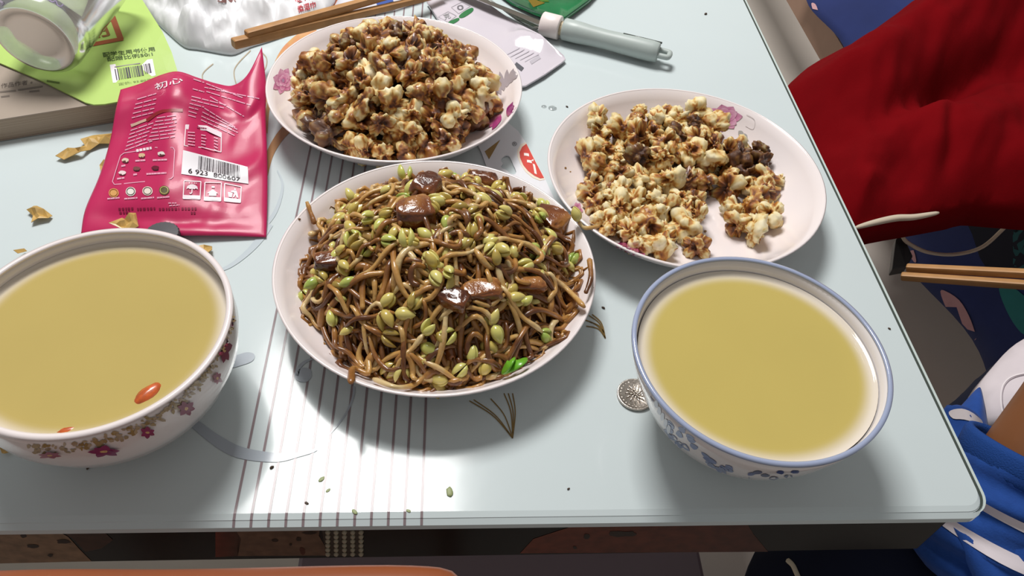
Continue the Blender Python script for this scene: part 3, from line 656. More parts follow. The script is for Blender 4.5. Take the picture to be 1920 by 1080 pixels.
for i in range(420):                                    # the lower layer, past the first 300: one mass
    x, y = rand_pos(1.0, .42); pts = strand(x, y, rnd.uniform(0, 6.28), rnd.uniform(.03, .06), rnd.uniform(-3, 3), .001, rnd.uniform(-.0030, .0015), 10)
    r = rnd.choice((.0006, .0014, .0018, .0022)); v, f = tube(pts, lambda t: r * (1 - .3 * t), 6); k = len(SV); SV += v; SF += [tuple(j + k for j in q) for q in f]; tn = rnd.uniform(0, .55); SK += [tn] * len(v)
o = tag(obj('sprout_strands', SV, SF, M['stem'], None, True, None, (HC.x, HC.y, .008)), 'under layer of brown sprout strands showing between the top ones on the middle plate', 'vegetable', kind='stuff'); k_attr(o.data, SK)
for i in range(152):
    x, y = rand_pos(.98, .5); L = rnd.uniform(.024, .062); tone = rnd.choice((.05, .1, .15, .2, .25, .3, .4, .5, .7, .95))
    pts_ = strand(x, y, rnd.uniform(0, 6.28), L, rnd.uniform(-3.4, 3.4), rnd.uniform(0, .006), rnd.uniform(.0005, .005), 16); sprout(pts_, rnd.uniform(.0015, .0027), rnd.uniform(.0008, .0019), tone, False, *where_lab('%s headless bean sprout' % ('dark brown' if tone < .25 else 'tan' if tone < .55 else 'pale'), 'the heap on the middle plate', pts_[8].x - HC.x, pts_[8].y - HC.y, .04))
for i in range(128):
    x, y = rand_pos(.97, .5); L = rnd.uniform(.018, .045); op_ = rnd.uniform(.02, .35)
    sprout(strand(x, y, rnd.uniform(0, 6.28), L, rnd.uniform(-4.5, 4.5), rnd.uniform(.0, .005), rnd.uniform(.005, .0095), 12), rnd.uniform(.0013, .0018), rnd.uniform(.0013, .0020), rnd.choice((.2, .35, .5, .6, .8, 1.)), True, *where_lab('open-headed bean sprout' if op_ > .19 else 'closed-headed bean sprout', 'the heap on the middle plate', x - HC.x, y - HC.y, .04), op=op_)
for i in range(34):                                     # loose bean halves
    x, y = rand_pos(.95, .5); z = heap(x, y) + rnd.uniform(.0035, .0065); p = Vector((x, y, z)); a = rnd.uniform(0, 6.28)
    v, f = bean_shape(p, Vector((math.cos(a), math.sin(a), rnd.uniform(-.3, .5))), rnd.uniform(.008, .011), 0, rnd.uniform(0, 3)); f = f[:80]; v = v[:90]
    lab, gr = where_lab('loose yellow bean half', 'the heap on the middle plate', x - HC.x, y - HC.y, .04); tag(obj('bean_half', v, f, M['bean'], None, True, None, p), lab, 'bean', gr)
# a few that can be told apart
def hp(px, py, up=.004):
    z = .03
    for _ in range(8): q = P(px, py, z); z = heap(q.x, q.y) + up
    return P(px, py, z)
def traced(pts, r0, r1, tone, head, label, up=.006, n=16, **kw): sprout(spline([hp(*p, up) for p in pts], n), r0, r1, tone, head, label, **kw)
traced([(758, 455), (735, 448), (700, 425), (672, 385)], .0014, .0024, .55, True, 'long bean sprout with a plump yellow head pointing right, left of the dark meat', hl=.0125, op=.03)
traced([(950, 488), (958, 530), (940, 575), (900, 590)], .002, .0022, .75, False, 'thick pale sprout curving down like a hook right of the heap centre')
traced([(945, 505), (1010, 508), (1060, 540), (1095, 575)], .0014, .0024, .6, False, 'long pale sprout arching to the right rim of the middle plate', .008)
traced([(672, 520), (668, 560), (690, 610), (740, 635), (800, 640)], .002, .0018, .45, False, 'long brown sprout curving along the near left of the heap')
traced([(690, 495), (680, 535), (680, 580)], .0018, .0018, .4, False, 'short upright brown sprout left of the heap centre', .008)
traced([(580, 440), (610, 432), (640, 440)], .0022, .0018, 1., False, 'pale white sprout bent over at the far left of the heap')
traced([(590, 420), (580, 392), (575, 378)], .0018, .0012, .45, False, 'brown sprout end sticking up at the far left rim of the middle plate', .012)
traced([(1105, 485), (1108, 520), (1098, 550)], .0017, .0015, .2, False, 'brown sprout end standing up at the right rim of the middle plate', .010)
traced([(658, 718), (662, 690), (690, 700), (690, 670)], .002, .0018, .5, False, 'looped brown sprout hanging over the near left rim of the middle plate', .006)
traced([(700, 770 - 60), (740, 725), (775, 722), (800, 700)], .0016, .0016, .8, False, 'pale sprout lying along the near edge of the heap', .005)
traced([(700, 405), (712, 395), (730, 415)], .0012, .0014, .5, True, 'fat yellow-green bean standing at the left of the big meat piece', hl=.0125, up=.008)
traced([(838, 505), (836, 490), (845, 470)], .0012, .0014, .5, True, 'yellow bean at the very middle of the heap, just above the dark meat', hl=.012, up=.009, op=.1)
traced([(810, 510), (800, 488), (790, 500)], .0012, .0014, .6, True, 'long yellow bean left of the middle of the heap, above the dark meat', hl=.0135, up=.009, op=.05)
traced([(664, 438), (680, 450), (700, 470)], .0012, .0014, .7, True, 'plump green bean with a split, right of the left meat slice', hl=.0135, up=.008, op=.12)
V, F = [], []
q = [hp(940, 700, .006), hp(952, 690, .01), hp(966, 680, .013), hp(975, 672, .012)]
leaf = empty('sprout_leaf', q[0], 'bright green sprout leaf at the near right of the heap', 'vegetable')
for sgn in (-1, 1):
    v, f = tube(spline([q[0], q[1] + Vector((sgn * .001, 0, 0)), q[2] + Vector((sgn * .003, 0, 0)), q[3] + Vector((sgn * .004, 0, .001))], 12), lambda t: .0005 + .0038 * math.sin(PI * t) ** .8, 10, True, (1, .3)); obj('leaf_half', v, f, M['leafgreen'], leaf)
# the sprout fallen on the right-hand plate's rim
c = RGTC; q0 = P(1085, 416, .0415); q1 = P(1099, 428, .0385); q2 = P(1124, 424, .0345)
sprout(spline([q0, q0 * .5 + q1 * .5 - Vector((.001, 0, 0)), q1, q2], 12), .0012, .0015, .7, True, 'single bean sprout lying on the rim of the right-hand plate', hl=.0125, op=.03)
# brown bean skins
for i in range(110):
    x, y = rand_pos(.9, .55); z = heap(x, y) + rnd.uniform(.002, .005); a = rnd.uniform(0, 6.28); L = rnd.uniform(.004, .007); V, F = [], []
    for u in range(6):
        for v in range(6):
            uu, vv = u / 5 * 2 - 1, v / 5 * 2 - 1; wd = math.sqrt(max(0, 1 - uu * uu * .9)); X, Y = uu * L, vv * wd * L * .6; Z = -.0035 * vv * vv + .001 * math.sin(4 * uu + i)
            V.append((x + X * math.cos(a) - Y * math.sin(a), y + X * math.sin(a) + Y * math.cos(a), z + Z))
    for u in range(5):
        for v in range(5): F.append((u * 6 + v, u * 6 + v + 1, u * 6 + v + 7, u * 6 + v + 6))
    o = tag(obj('bean_skin', V, F, M['skinbit'] if i % 5 < 3 else M['paleskin'], None, True, None, (x, y, z)), *(lambda q: (q[0], 'vegetable', q[1]))(where_lab('curled brown bean skin' if i % 5 < 3 else 'curled tan bean skin', 'the heap on the middle plate', x - HC.x, y - HC.y, .04)))
    s = o.modifiers.new('thick', 'SOLIDIFY'); s.thickness = .0004
def meat(px, py, rx, ry, h, ang, fat, label, seed, up=.003):
    up += .0035; h *= 1.15
    c = hp(px, py, up); r = random.Random(seed); D = IV3 if False else IV; V = []; K = []
    ca, sa = math.cos(ang), math.sin(ang)
    e = .62
    for d in D[:, :]:
        s = [math.copysign(abs(t) ** e, t) for t in d]; n_ = noise.fractal(Vector(d) * 1.5 + Vector((seed, 0, 0)), 1, 2, 4); g = 1 + .16 * n_
        X, Y, Z = s[0] * rx * g * (1 - .2 * d[1]), s[1] * ry * g * (1 + .15 * d[0]), s[2] * h * g + .25 * h * d[0] * d[0]
        V.append((c.x + X * ca - Y * sa, c.y + X * sa + Y * ca, c.z + Z)); K.append(min(1, max(0, fat + .35 * d[1] * (1 if seed % 2 else -1) + .3 * n_)))
    o = tag(obj('braised_meat', V, IF, M['meat'], None, True, None, c), label, 'meat', 'braised meat in the sprouts'); k_attr(o.data, K)
meat(777, 400, .0125, .0115, .0075, .2, .45, 'largest amber meat piece on top of the heap', 1, .004)
meat(800, 352, .0095, .0115, .007, -.5, .15, 'dark brown meat chunk at the top of the heap, behind the largest piece', 2, .007)
meat(628, 488, .014, .0075, .004, .12, .3, 'flat brown meat slice at the left side of the heap', 3, .004)
meat(850, 560, .0105, .0075, .005, -.5, 0., 'near-black glossy meat piece in the centre of the heap', 4, .005)
meat(900, 545, .014, .008, .004, .2, .6, 'translucent tan meat slice just right of the near-black piece', 5, .003)
meat(1032, 412, .011, .0135, .006, .9, .35, 'brown fatty meat slice at the far right edge of the heap', 6, .005)
meat(988, 535, .012, .006, .004, .1, .65, 'translucent meat strip half buried right of the tan slice', 7, .002)
meat(905, 338, .012, .006, .006, -.3, .1, 'dark triangular meat piece at the far side of the heap', 8, .004)

# ------------------------------------------------------------------ pink pouch
def coons(bot, rig, topp, lef, nu, nv, lift):
    B, R_, T, L = [spline([P(*p) for p in s], n) for s, n in ((bot, nu), (rig, nv), (topp, nu), (lef, nv))]
    # bot: left->right, top: left->right, lef and rig: bottom->top
    G = []
    for j in range(nv):
        v = j / (nv - 1)
        for i in range(nu):
            u = i / (nu - 1)
            p = (B[i] * (1 - v) + T[i] * v) + (L[j] * (1 - u) + R_[j] * u) - (B[0] * (1 - u) * (1 - v) + B[-1] * u * (1 - v) + T[0] * (1 - u) * v + T[-1] * u * v)
            p.z += lift(u, v); G.append(p)
    return G
def sheet_solid(G, nu, nv, thick, zmin):
    V = list(G); n = len(G)
    for j in range(nv):
        for i in range(nu):
            u, v = i / (nu - 1), j / (nv - 1); s = math.sin(PI * u) * math.sin(PI * v); p = G[j * nu + i].copy(); p.z = max(min(zmin, p.z - .0004), p.z - .0005 - thick * s ** .6 if s > 0 else p.z - .0005); V.append(p)
    F = []
    for j in range(nv - 1):
        for i in range(nu - 1):
            a = j * nu + i; F.append((a, a + 1, a + nu + 1, a + nu)); F.append((n + a + nu, n + a + nu + 1, n + a + 1, n + a))
    for i in range(nu - 1): F.append((i, n + i, n + i + 1, i + 1)); a = (nv - 1) * nu + i; F.append((a + 1, n + a + 1, n + a, a))
    for j in range(nv - 1): a = j * nu; F.append((a + nu, n + a + nu, n + a, a)); a += nu - 1; F.append((a, n + a, n + a + nu, a + nu))
    return V, F
bot = [(152, 437, .002), (240, 441, .003), (330, 441, .006), (410, 441, .005), (499, 444, .002)]
rig = [(499, 444, .002), (501, 380, .006), (501, 300, .011), (498, 215, .018), (499, 160, .028), (491, 88, .042)]
lef = [(152, 437, .002), (160, 392, .006), (186, 330, .009), (206, 265, .013), (217, 205, .026), (226, 168, .029)]
tpp = [(226, 168, .029), (262, 157, .031), (300, 141, .038), (334, 134, .042), (372, 146, .036), (408, 157, .028), (437, 160, .027), (464, 140, .034), (491, 88, .042)]
NU, NV = 46, 52
def plift(u, v):
    s = math.sin(PI * u) * math.sin(PI * min(1, v * 1.02))
    ridge = .010 * math.exp(-((u - .42 - .05 * (1 - v)) / .16) ** 2) * sm(.05, .9, v) * (1 - v) * 2.2
    cre = .0022 * noise.noise(Vector((u * 5, v * 6, 1))) + .0010 * noise.noise(Vector((u * 13, v * 11, 5))) - .003 * math.exp(-((v - .14 + .05 * u) / .05) ** 2) + .004 * math.exp(-((v - .33 - .2 * (u - .6)) / .05) ** 2) * sm(.4, .8, u)
    return (.006 * s ** .5 if s > 0 else 0) + ridge + cre * min(1, s * 3)
G = coons(bot, rig, tpp, lef, NU, NV, plift)
pouch = empty('snack_pouch', P(330, 330), 'crumpled magenta snack pouch with white print, torn open at its far end', 'pouch')
V, F = sheet_solid(G, NU, NV, .008, .0006)
obj('film', V, F, M['pink'], pouch)
PB = bvh_of(V[:len(G)], [f for f in F if max(f) < len(G)])
def c6(x, y): return (140 + x / 2.842, 80 + y / 2.842)      # from the enlarged detail to pixels
WH, LP = C(236, 220, 226), C(226, 160, 184)
def pdecal(name, items, off=.0005): return decal(name, items, PB, M['foil_print'], pouch, off, None)
def dashes(rows, wd=5.5, col=LP, gap=.12, dash=(18, 60)):
    out = []
    for x0, y0, x1, y1 in rows:
        L = math.hypot(x1 - x0, y1 - y0); t = 0
        while t < L:
            d = min(rnd.uniform(*dash), L - t)
            if d > 5:
                a, b = t / L, (t + d * (1 - gap)) / L; n = max(2, int(d / 20) + 1)
                out.append(line_item([c6(x0 + (x1 - x0) * (a + (b - a) * i / (n - 1)), y0 + (y1 - y0) * (a + (b - a) * i / (n - 1))) for i in range(n)], wd / 2.842, col))
            t += d
    return out
rows = [(335, 303, 440, 272), (325, 330, 440, 300), (318, 352, 436, 325), (312, 378, 430, 350), (306, 402, 424, 372), (300, 438, 382, 415)]
rows += [(440 - 8 * i, 402 + 20 * i, 550 - 2 * i, 388 + 19 * i) for i in range(7)] + [(300 - 6 * i, 470 + 21 * i, 425 - 10 * i, 428 + 22 * i) for i in range(6)] + [(345, 545, 420, 525)]
rows += [(632, 196, 690, 215), (700, 220, 900, 296), (690, 240, 985, 300), (700, 262, 940, 335), (720, 290, 905, 395), (628, 248, 690, 265)]
rows += [(622, 288, 810, 335), (620, 306, 800, 352), (612, 325, 690, 345), (608, 345, 660, 358), (606, 366, 655, 380), (604, 388, 650, 400), (690, 350, 860, 455), (680, 370, 870, 466), (674, 392, 872, 482), (672, 412, 860, 500)]
pdecal('print', dashes(rows))
pdecal('print', [text_item('初心', [c6(425, 222), c6(570, 180), c6(578, 212), c6(432, 256)], WH, .01)])
pdecal('print', [line_item([c6(385, 418), c6(440, 378), c6(470, 366), c6(520, 362), c6(576, 362)], 6, C(140, 34, 40)), line_item([c6(302, 445), c6(350, 425), c6(384, 412)], 5, C(206, 170, 150))])
rb_ = [c6(*p) for p in ((330, 580), (265, 590), (246, 604), (203, 742), (214, 758), (512, 728), (526, 716), (534, 575), (524, 560), (430, 560))]
pdecal('print', [line_item([rb_[i], rb_[i + 1]], 1.5, LP) for i in range(len(rb_) - 1)] + dashes([(330, 578, 415, 562)], 14, WH, .2, (16, 22)))
ic = []
for x, y, col in ((272, 628, C(220, 200, 180)), (360, 602, C(206, 176, 140)), (463, 592, C(220, 214, 206)), (256, 695, C(226, 206, 206)), (332, 672, C(120, 70, 70)), (432, 668, C(104, 20, 44))):
    cx, cy = c6(x, y); ic += [(blot(cx, cy, 7, 4, 12, .15), col), (blot(cx, cy + 3, 6, 2.5, 10, .1), C(96, 44, 50) if col[0] > .3 else C(60, 20, 30))]
pdecal('print', ic, .0005); pdecal('print', dashes([(250, 660, 276, 655), (325, 632, 380, 628), (418, 628, 495, 625), (228, 728, 268, 722), (314, 706, 340, 702), (384, 702, 490, 696)], 9, LP, .1, (10, 30)))
ic = []
for x, y, cols in ((210, 802, [C(214, 160, 96), C(150, 84, 40)]), (300, 795, [C(224, 220, 210), C(70, 60, 58)]), (390, 792, [C(230, 216, 204), C(90, 70, 60)]), (478, 788, [C(86, 78, 40), C(190, 176, 96)])):
    cx, cy = c6(x, y); ic += [(blot(cx, cy, 9.5, 8.5, 20, .03), cols[0])]; ic += [(None, cols[1], ([(cx + r_ * math.cos(2 * PI * i / 20), cy + r_ * .9 * math.sin(2 * PI * i / 20)) for r_ in (6.5, 7.8) for i in range(20)], [(i, (i + 1) % 20, 20 + (i + 1) % 20, 20 + i) for i in range(20)]))]
pdecal('print', ic[0::2], .0005); pdecal('print', ic[1::2], .0007)
pdecal('print', dashes([(176, 834, 242, 828), (266, 834, 338, 828), (356, 832, 425, 826), (440, 828, 510, 822)], 8, LP, .1, (12, 30)))
nb = [c6(592, 440), c6(700, 445), c6(782, 482), c6(780, 585), c6(690, 562), c6(584, 550)]
pdecal('print', [line_item([nb[i - 1], nb[i]], 1.5, WH) for i in range(6)] + [([nb[0], nb[1], nb[2], c6(781, 508), c6(700, 470), c6(590, 463)], WH)])
pdecal('print', dashes([(602 + 70 * k, 480 + 16 * i + 14 * k, 640 + 62 * k, 482 + 17 * i + 17 * k) for i in range(5) for k in range(3)], 6, LP, .1, (10, 30)) + dashes([(650, 452, 735, 466)], 7, C(150, 60, 90), .2, (8, 12)), .0007)
bq = [c6(578, 574), c6(922, 664), c6(926, 754), c6(568, 702)]
def quad_item(q, u0, v0, u1, v1, col, n=4):
    V = [bil(q, u0 + (u1 - u0) * i / n, v) for v in (v0, v1) for i in range(n + 1)]; return (None, col, (V, [(i, i + 1, n + 2 + i, n + 1 + i) for i in range(n)]))
def grid_item(q, col, n=10, m=6): return (None, col, ([bil(q, i / n, j / m) for j in range(m + 1) for i in range(n + 1)], [(j * (n + 1) + i, j * (n + 1) + i + 1, (j + 1) * (n + 1) + i + 1, (j + 1) * (n + 1) + i) for j in range(m) for i in range(n)]))
def bars(q, u0, u1, v0, v1, seed, col, n=4, fine=.012):
    r = random.Random(seed); u = u0; out = []
    while u < u1:
        wd = fine * r.choice((.5, .5, .9, 1.4)); V = [bil(q, uu, v0 + (v1 - v0) * j / n) for j in range(n + 1) for uu in (u, u + wd)]
        out.append((None, col, (V, [(2 * j, 2 * j + 1, 2 * j + 3, 2 * j + 2) for j in range(n)]))); u += wd + fine * r.choice((.5, .7, 1.1))
    return out
pdecal('barcode_label', [grid_item(bq, C(236, 232, 236))], .0005)
INK = C(40, 30, 36)
pdecal('barcode', bars(bq, .24, .88, .08, .70, 3, INK) + [text_item('6 923  800607', [bil(bq, .1, .72), bil(bq, .88, .72), bil(bq, .88, .93), bil(bq, .1, .93)], INK, .01)], .0008)
ti = []
for q in ([c6(584, 738), c6(672, 742), c6(668, 836), c6(578, 832)], [c6(694, 746), c6(782, 748), c6(778, 846), c6(690, 842)], [c6(800, 752), c6(888, 770), c6(884, 854), c6(798, 846)]):
    ti += frame_items(q, 1.8, WH) + [quad_item(q, .02, .80, .98, .98, WH)]
q = [c6(584, 738), c6(672, 742), c6(668, 836), c6(578, 832)]
sh = lambda pts: ([bil(q, *p) for p in pts], WH)
ti += [sh([(.16, .46), (.2, .3), (.35, .2), (.5, .17), (.65, .2), (.8, .3), (.84, .46), (.72, .4), (.62, .46), (.5, .4), (.38, .46), (.28, .4)]), sh([(.47, .4), (.53, .4), (.53, .66), (.45, .74), (.36, .7), (.36, .64), (.42, .66), (.47, .64)])] + [sh([(x, .08), (x + .04, .08), (x + .04, .14), (x, .14)]) for x in (.3, .45, .6, .7)]
q = [c6(694, 746), c6(782, 748), c6(778, 846), c6(690, 842)]
ti += [sh([(.5, .38), (.85, .6), (.72, .6), (.72, .74), (.28, .74), (.28, .6), (.15, .6)]), sh([(.42, .2), (.6, .2), (.6, .3), (.42, .3)])]
q = [c6(800, 752), c6(888, 770), c6(884, 854), c6(798, 846)]
ti += [sh([(.2, .46), (.5, .46), (.45, .74), (.26, .74)]), sh([(.58, .18), (.68, .18), (.68, .28), (.58, .28)]), sh([(.52, .32), (.72, .3), (.8, .5), (.84, .72), (.76, .72), (.68, .55), (.6, .72), (.52, .72), (.6, .5), (.56, .44), (.4, .42), (.4, .36)])]
pdecal('print', ti, .0006)
pdecal('print', dashes([(235, 888, 320, 884), (335, 888, 440, 884), (450, 888, 560, 886), (570, 886, 655, 886), (240, 908, 300, 905), (620, 908, 655, 908)], 12, C(126, 20, 56), .35, (12, 22)) + dashes([(500, 856, 545, 856), (505, 870, 560, 866)], 6, LP, .2, (14, 20)), .0005)

# ------------------------------------------------------------------ thick book and lime booklet
bk = empty('thick_book', P(110, 240), 'thick grey-brown paperback under the lime booklet, pages facing the front', 'book')
A = P(-60, 276, 0); Bq = P(222, 229, 0); d = (Bq - A).normalized(); nrm = Vector((-d.y, d.x, 0)); BT = .021
E_ = Bq + d * .004; A2 = A - d * .06
def bslab(z0, z1, ins, m, name, jag=0):
    q = [A2 + d * ins + nrm * ins, E_ - d * ins + nrm * ins, E_ - d * ins + nrm * .21, A2 + d * ins + nrm * .21]
    V = [(p.x, p.y, z0) for p in q] + [(p.x, p.y, z1) for p in q]; return obj(name, V, [(3, 2, 1, 0), (4, 5, 6, 7), (0, 1, 5, 4), (1, 2, 6, 5), (2, 3, 7, 6), (3, 0, 4, 7)], m, bk, False)
M['pages'] = mat('page_edges', C(172, 154, 134), .8); nt = M['pages'].node_tree
wv = nt.nodes.new('ShaderNodeTexNoise'); mpn = nt.nodes.new('ShaderNodeMapping'); tcn = nt.nodes.new('ShaderNodeTexCoord'); mpn.inputs['Scale'].default_value = (3, 3, 1800); wv.inputs['Scale'].default_value = 1; crn = nt.nodes.new('ShaderNodeValToRGB')
crn.color_ramp.elements[0].color = C(140, 122, 104); crn.color_ramp.elements[0].position = .3; crn.color_ramp.elements[1].color = C(188, 170, 150); crn.color_ramp.elements[1].position = .7
nt.links.new(tcn.outputs['Object'], mpn.inputs[0]); nt.links.new(mpn.outputs[0], wv.inputs['Vector']); nt.links.new(wv.outputs['Fac'], crn.inputs[0]); nt.links.new(crn.outputs[0], nt.nodes['Principled BSDF'].inputs['Base Color'])
bslab(.0006, .0014, 0, M['book'], 'cover'); bslab(.00145, BT - .0009, .0008, M['pages'], 'pages'); bev(bslab(BT - .0008, BT, 0, M['book'], 'cover'), .0003)
KB = bvh_of([(p.x, p.y, BT) for p in (A2, E_, E_ + nrm * .21, A2 + nrm * .21)], [(0, 1, 2, 3)])
decal('print', [text_item('作品作者', [(2, 157), (52, 150), (52, 159), (2, 166)], C(96, 84, 76)), line_item([(0, 173), (30, 170)], 3, C(116, 104, 94)), line_item([(34, 169), (80, 162)], 3, C(116, 104, 94)), line_item([(2, 182), (18, 180)], 3, C(116, 104, 94)), line_item([(55, 172), (74, 170)], 3, C(116, 104, 94)), line_item([(58, 154), (60, 156)], 4, C(116, 104, 94))], KB, M['paper_print'], bk, .0002)
bz = BT + .0006
out = [(-90, 70), (0, 118), (80, 152), (160, 192), (176, 196), (196, 195), (236, 188), (300, 168), (331, 152), (334, 143), (333, 134), (322, 98), (305, 60), (262, -8), (230, -60), (20, -60), (-90, -20)]
def sag(x, y): return bz + .0015 - .010 * sm(230, 345, x) * sm(60, 150, y) * .8
bl = empty('booklet', P(200, 150, bz), 'lime green booklet with a red stamp box and a barcode, on the thick book', 'book')
v, f = tri(out, 26); Vt = [P(p[0], p[1], sag(p[0], p[1])) for p in v]; n = len(Vt); nb_ = len(out)
Vb = [p - Vector((0, 0, .0012)) for p in Vt]; F = [t if (Vt[t[1]] - Vt[t[0]]).cross(Vt[t[2]] - Vt[t[0]]).z > 0 else tuple(reversed(t)) for t in f]; F = F + [tuple(n + i for i in reversed(t)) for t in F] + [(i, (i + 1) % nb_, n + (i + 1) % nb_, n + i) for i in range(nb_)]
obj('cover', Vt + Vb, F, M['green'], bl, False)
GB = bvh_of(Vt, [t for t in f])
RED = C(164, 78, 42); GI = C(52, 78, 20)
decal('stamp_box', [line_item([(130, 92), (231, 73)], 7, RED), line_item([(227, 75), (211, 32)], 11, RED), line_item([(214, 36), (180, 43)], 7, RED), line_item([(134, 92), (110, 50)], 8, RED), text_item('用', [(152, 48), (196, 40), (208, 68), (158, 78)], C(140, 84, 38), .015)], GB, M['paper_print'], bl, .0004)
decal('print', [text_item('配学生用书使用', [(192, 99), (289, 88), (291, 96), (194, 108)], GI, .01), text_item('配赠比例50:1', [(200, 108), (285, 98), (287, 105), (202, 116)], GI, .01), text_item('定价: 93.80元', [(222, 156), (284, 147), (285, 151), (223, 161)], C(110, 130, 60), 0), line_item([(198, 25), (222, 18)], 5, C(110, 140, 50)), line_item([(88, 152), (112, 156)], 3, C(100, 124, 40))], GB, M['paper_print'], bl, .0004)
lq = [(206, 122), (286, 111), (292, 142), (212, 156)]
decal('barcode_label', [(lq, C(240, 232, 238))], GB, M['paper_print'], bl, .0003)
decal('barcode', bars(lq, .09, .70, .28, .88, 5, C(70, 66, 74), 1, .028) + bars(lq, .77, .93, .24, .80, 6, C(70, 66, 74), 1, .03) + [line_item([bil(lq, .1, .16), bil(lq, .7, .16)], 1.4, C(140, 130, 140))], GB, M['paper_print'], bl, .0005)

# ------------------------------------------------------------------ frosted cup lying on the booklet
def turned(prof, o, ax, seg=56):                       # profile (radius, distance along ax)
    ax = ax.normalized(); s = ax.cross(Vector((0, 0, 1))).normalized(); u = s.cross(ax); V, F = [], []
    for r, t in prof:
        for k in range(seg): a = 2 * PI * k / seg; V.append(o + ax * t + s * (r * math.cos(a)) + u * (r * math.sin(a)))
    for j in range(len(prof) - 1):
        for k in range(seg): m_ = (k + 1) % seg; F.append((j * seg + k, j * seg + m_, (j + 1) * seg + m_, (j + 1) * seg + k))
    return V, F
cax = Vector((.09, .99, .09)).normalized(); cb = P(64, 76, .061)
cup = empty('plastic_cup', cb - Vector((0, 0, .036)), 'empty frosted plastic cup lying on its side on the lime booklet', 'cup')
v, f = turned([(0, .0042), (.018, .0042), (.024, .003), (.0275, .0005), (.0300, .0001)], cb, cax); obj('base', v, f, film('frosted_base', C(214, 224, 206), .5, .25), cup)
V, F = turned([(.0301, .0001), (.0315, 0), (.0345, .003), (.0362, .009), (.0365, .016), (.0358, .019), (.0368, .022), (.040, .09), (.041, .115), (.0425, .116), (.0425, .119), (.041, .1195)], cb, cax)
obj('body', V, F, M['frost'], cup); CB = bvh_of(V, F)
decal('print', [line_item(curve2([(92, 0), (98, 4), (104, 2), (108, 10), (114, 12), (118, 8)]), 2.2, C(150, 138, 170)), line_item(curve2([(0, 2), (6, 6), (2, 10)]), 4, C(160, 150, 164))], CB, M['paper_print'], cup, .0003)

# ------------------------------------------------------------------ puffy things: an outline with a heaped top
def puffy(out, z0, hf, step, zb=None, skirt=.0):
    """outline in pixels at height z0; the top rises by hf(px, py, distance from the outline in metres)"""
    v, f = tri(out, step); W = [P(p[0], p[1], z0) for p in v]; poly = [tuple(P(p[0], p[1], z0).xy) for p in out]; n = len(v); nb_ = len(out)
    Vt = []
    for p, q in zip(v, W):
        dd = dist_edge(q.xy, poly) if True else 0; Vt.append(q + Vector((0, 0, hf(p[0], p[1], dd))))
    Vb = [Vector((q.x, q.y, zb if zb is not None else z0 - skirt)) for q in W]
    F = [t if (W[t[1]] - W[t[0]]).cross(W[t[2]] - W[t[0]]).z > 0 else tuple(reversed(t)) for t in f]
    up = sum((poly[i - 1][0] * poly[i][1] - poly[i][0] * poly[i - 1][1]) for i in range(len(poly))) > 0
    S = [((i, n + i, n + (i + 1) % nb_, (i + 1) % nb_) if up else (i, (i + 1) % nb_, n + (i + 1) % nb_, n + i)) for i in range(nb_)]
    return Vt + Vb, F + [tuple(n + i for i in reversed(t)) for t in F] + S, F
out = [(258, -8), (285, 30), (318, 62), (345, 84), (368, 88), (392, 92), (420, 97), (440, 97), (468, 84), (500, 74), (540, 60), (585, 40), (612, 18), (632, -12), (640, -90), (560, -130), (400, -140), (270, -90)]
def crumple(x, y):
    s = 0
    for k, (sc, am) in enumerate(((.016, 1), (.034, .38), (.07, .08))):
        c_ = noise.cell_vector(Vector((0, 0, k)))
        dd, pp = noise.voronoi(Vector((x * sc + 1.7 * k, y * sc * 1.4, k * 3.1))); s += am * (dd[1] - dd[0])
    return s
V, F, FT = puffy(dense(out, 3), .004, lambda x, y, d: .052 * (1 - math.exp(-d / .018)) * (.30 + .85 * crumple(x, y)) * (1 - .25 * sm(400, 600, x)), 6, .0008)
bagt = empty('plastic_bag', P(450, 20), 'crumpled white plastic bag with red characters lying at the back of the table', 'bag')
obj('film', V, F, M['bag'], bagt); BGB = bvh_of(V, FT)
decal('print', [text_item('柔湿巾', [(556, 12), (590, 2), (592, 14), (560, 25)], C(206, 66, 76), .015), text_item('食用', [(550, -4), (584, -14), (587, -2), (553, 8)], C(206, 66, 76), .015)], BGB, M['foil_print'], bagt, .0006)
decal('print', [(blot(424, 2, 16, 3, 12, .2), C(150, 110, 106))], BGB, M['foil_print'], bagt, .0006)

# ------------------------------------------------------------------ chopsticks at the back
def chopstick(a, b, wa, wb, label, group=None):
    dd = (b - a).normalized(); t = empty('chopstick', a, label, 'chopstick', group)
    v, f = tube([a, a + dd * .001, a + (b - a) * .35, a + (b - a) * .65, b - dd * .001, b], [wa * .86, wa, wa * .8 + wb * .2, wa * .4 + wb * .6, wb, wb * .8], 16, True, None, lambda s, an: -.1 + (min(1 / max(abs(math.cos(an)), abs(math.sin(an))), 1.26) - 1) * (1 - .6 * sm(.4, .8, s)))
    obj('shaft', v, f, M['wood'], t, False); return t
def ext(a, b, L): return a + (b - a).normalized() * L
a, b = P(437, 82, .036), P(800, -4, .016); chopstick(a, ext(a, b, .24), .0048, .0032, 'nearer wooden chopstick of the pair behind the back plate')
a, b = P(462, 66, .0395), P(780, -23, .027); chopstick(a, ext(a, b, .24), .0045, .0032, 'farther wooden chopstick of the pair behind the back plate')

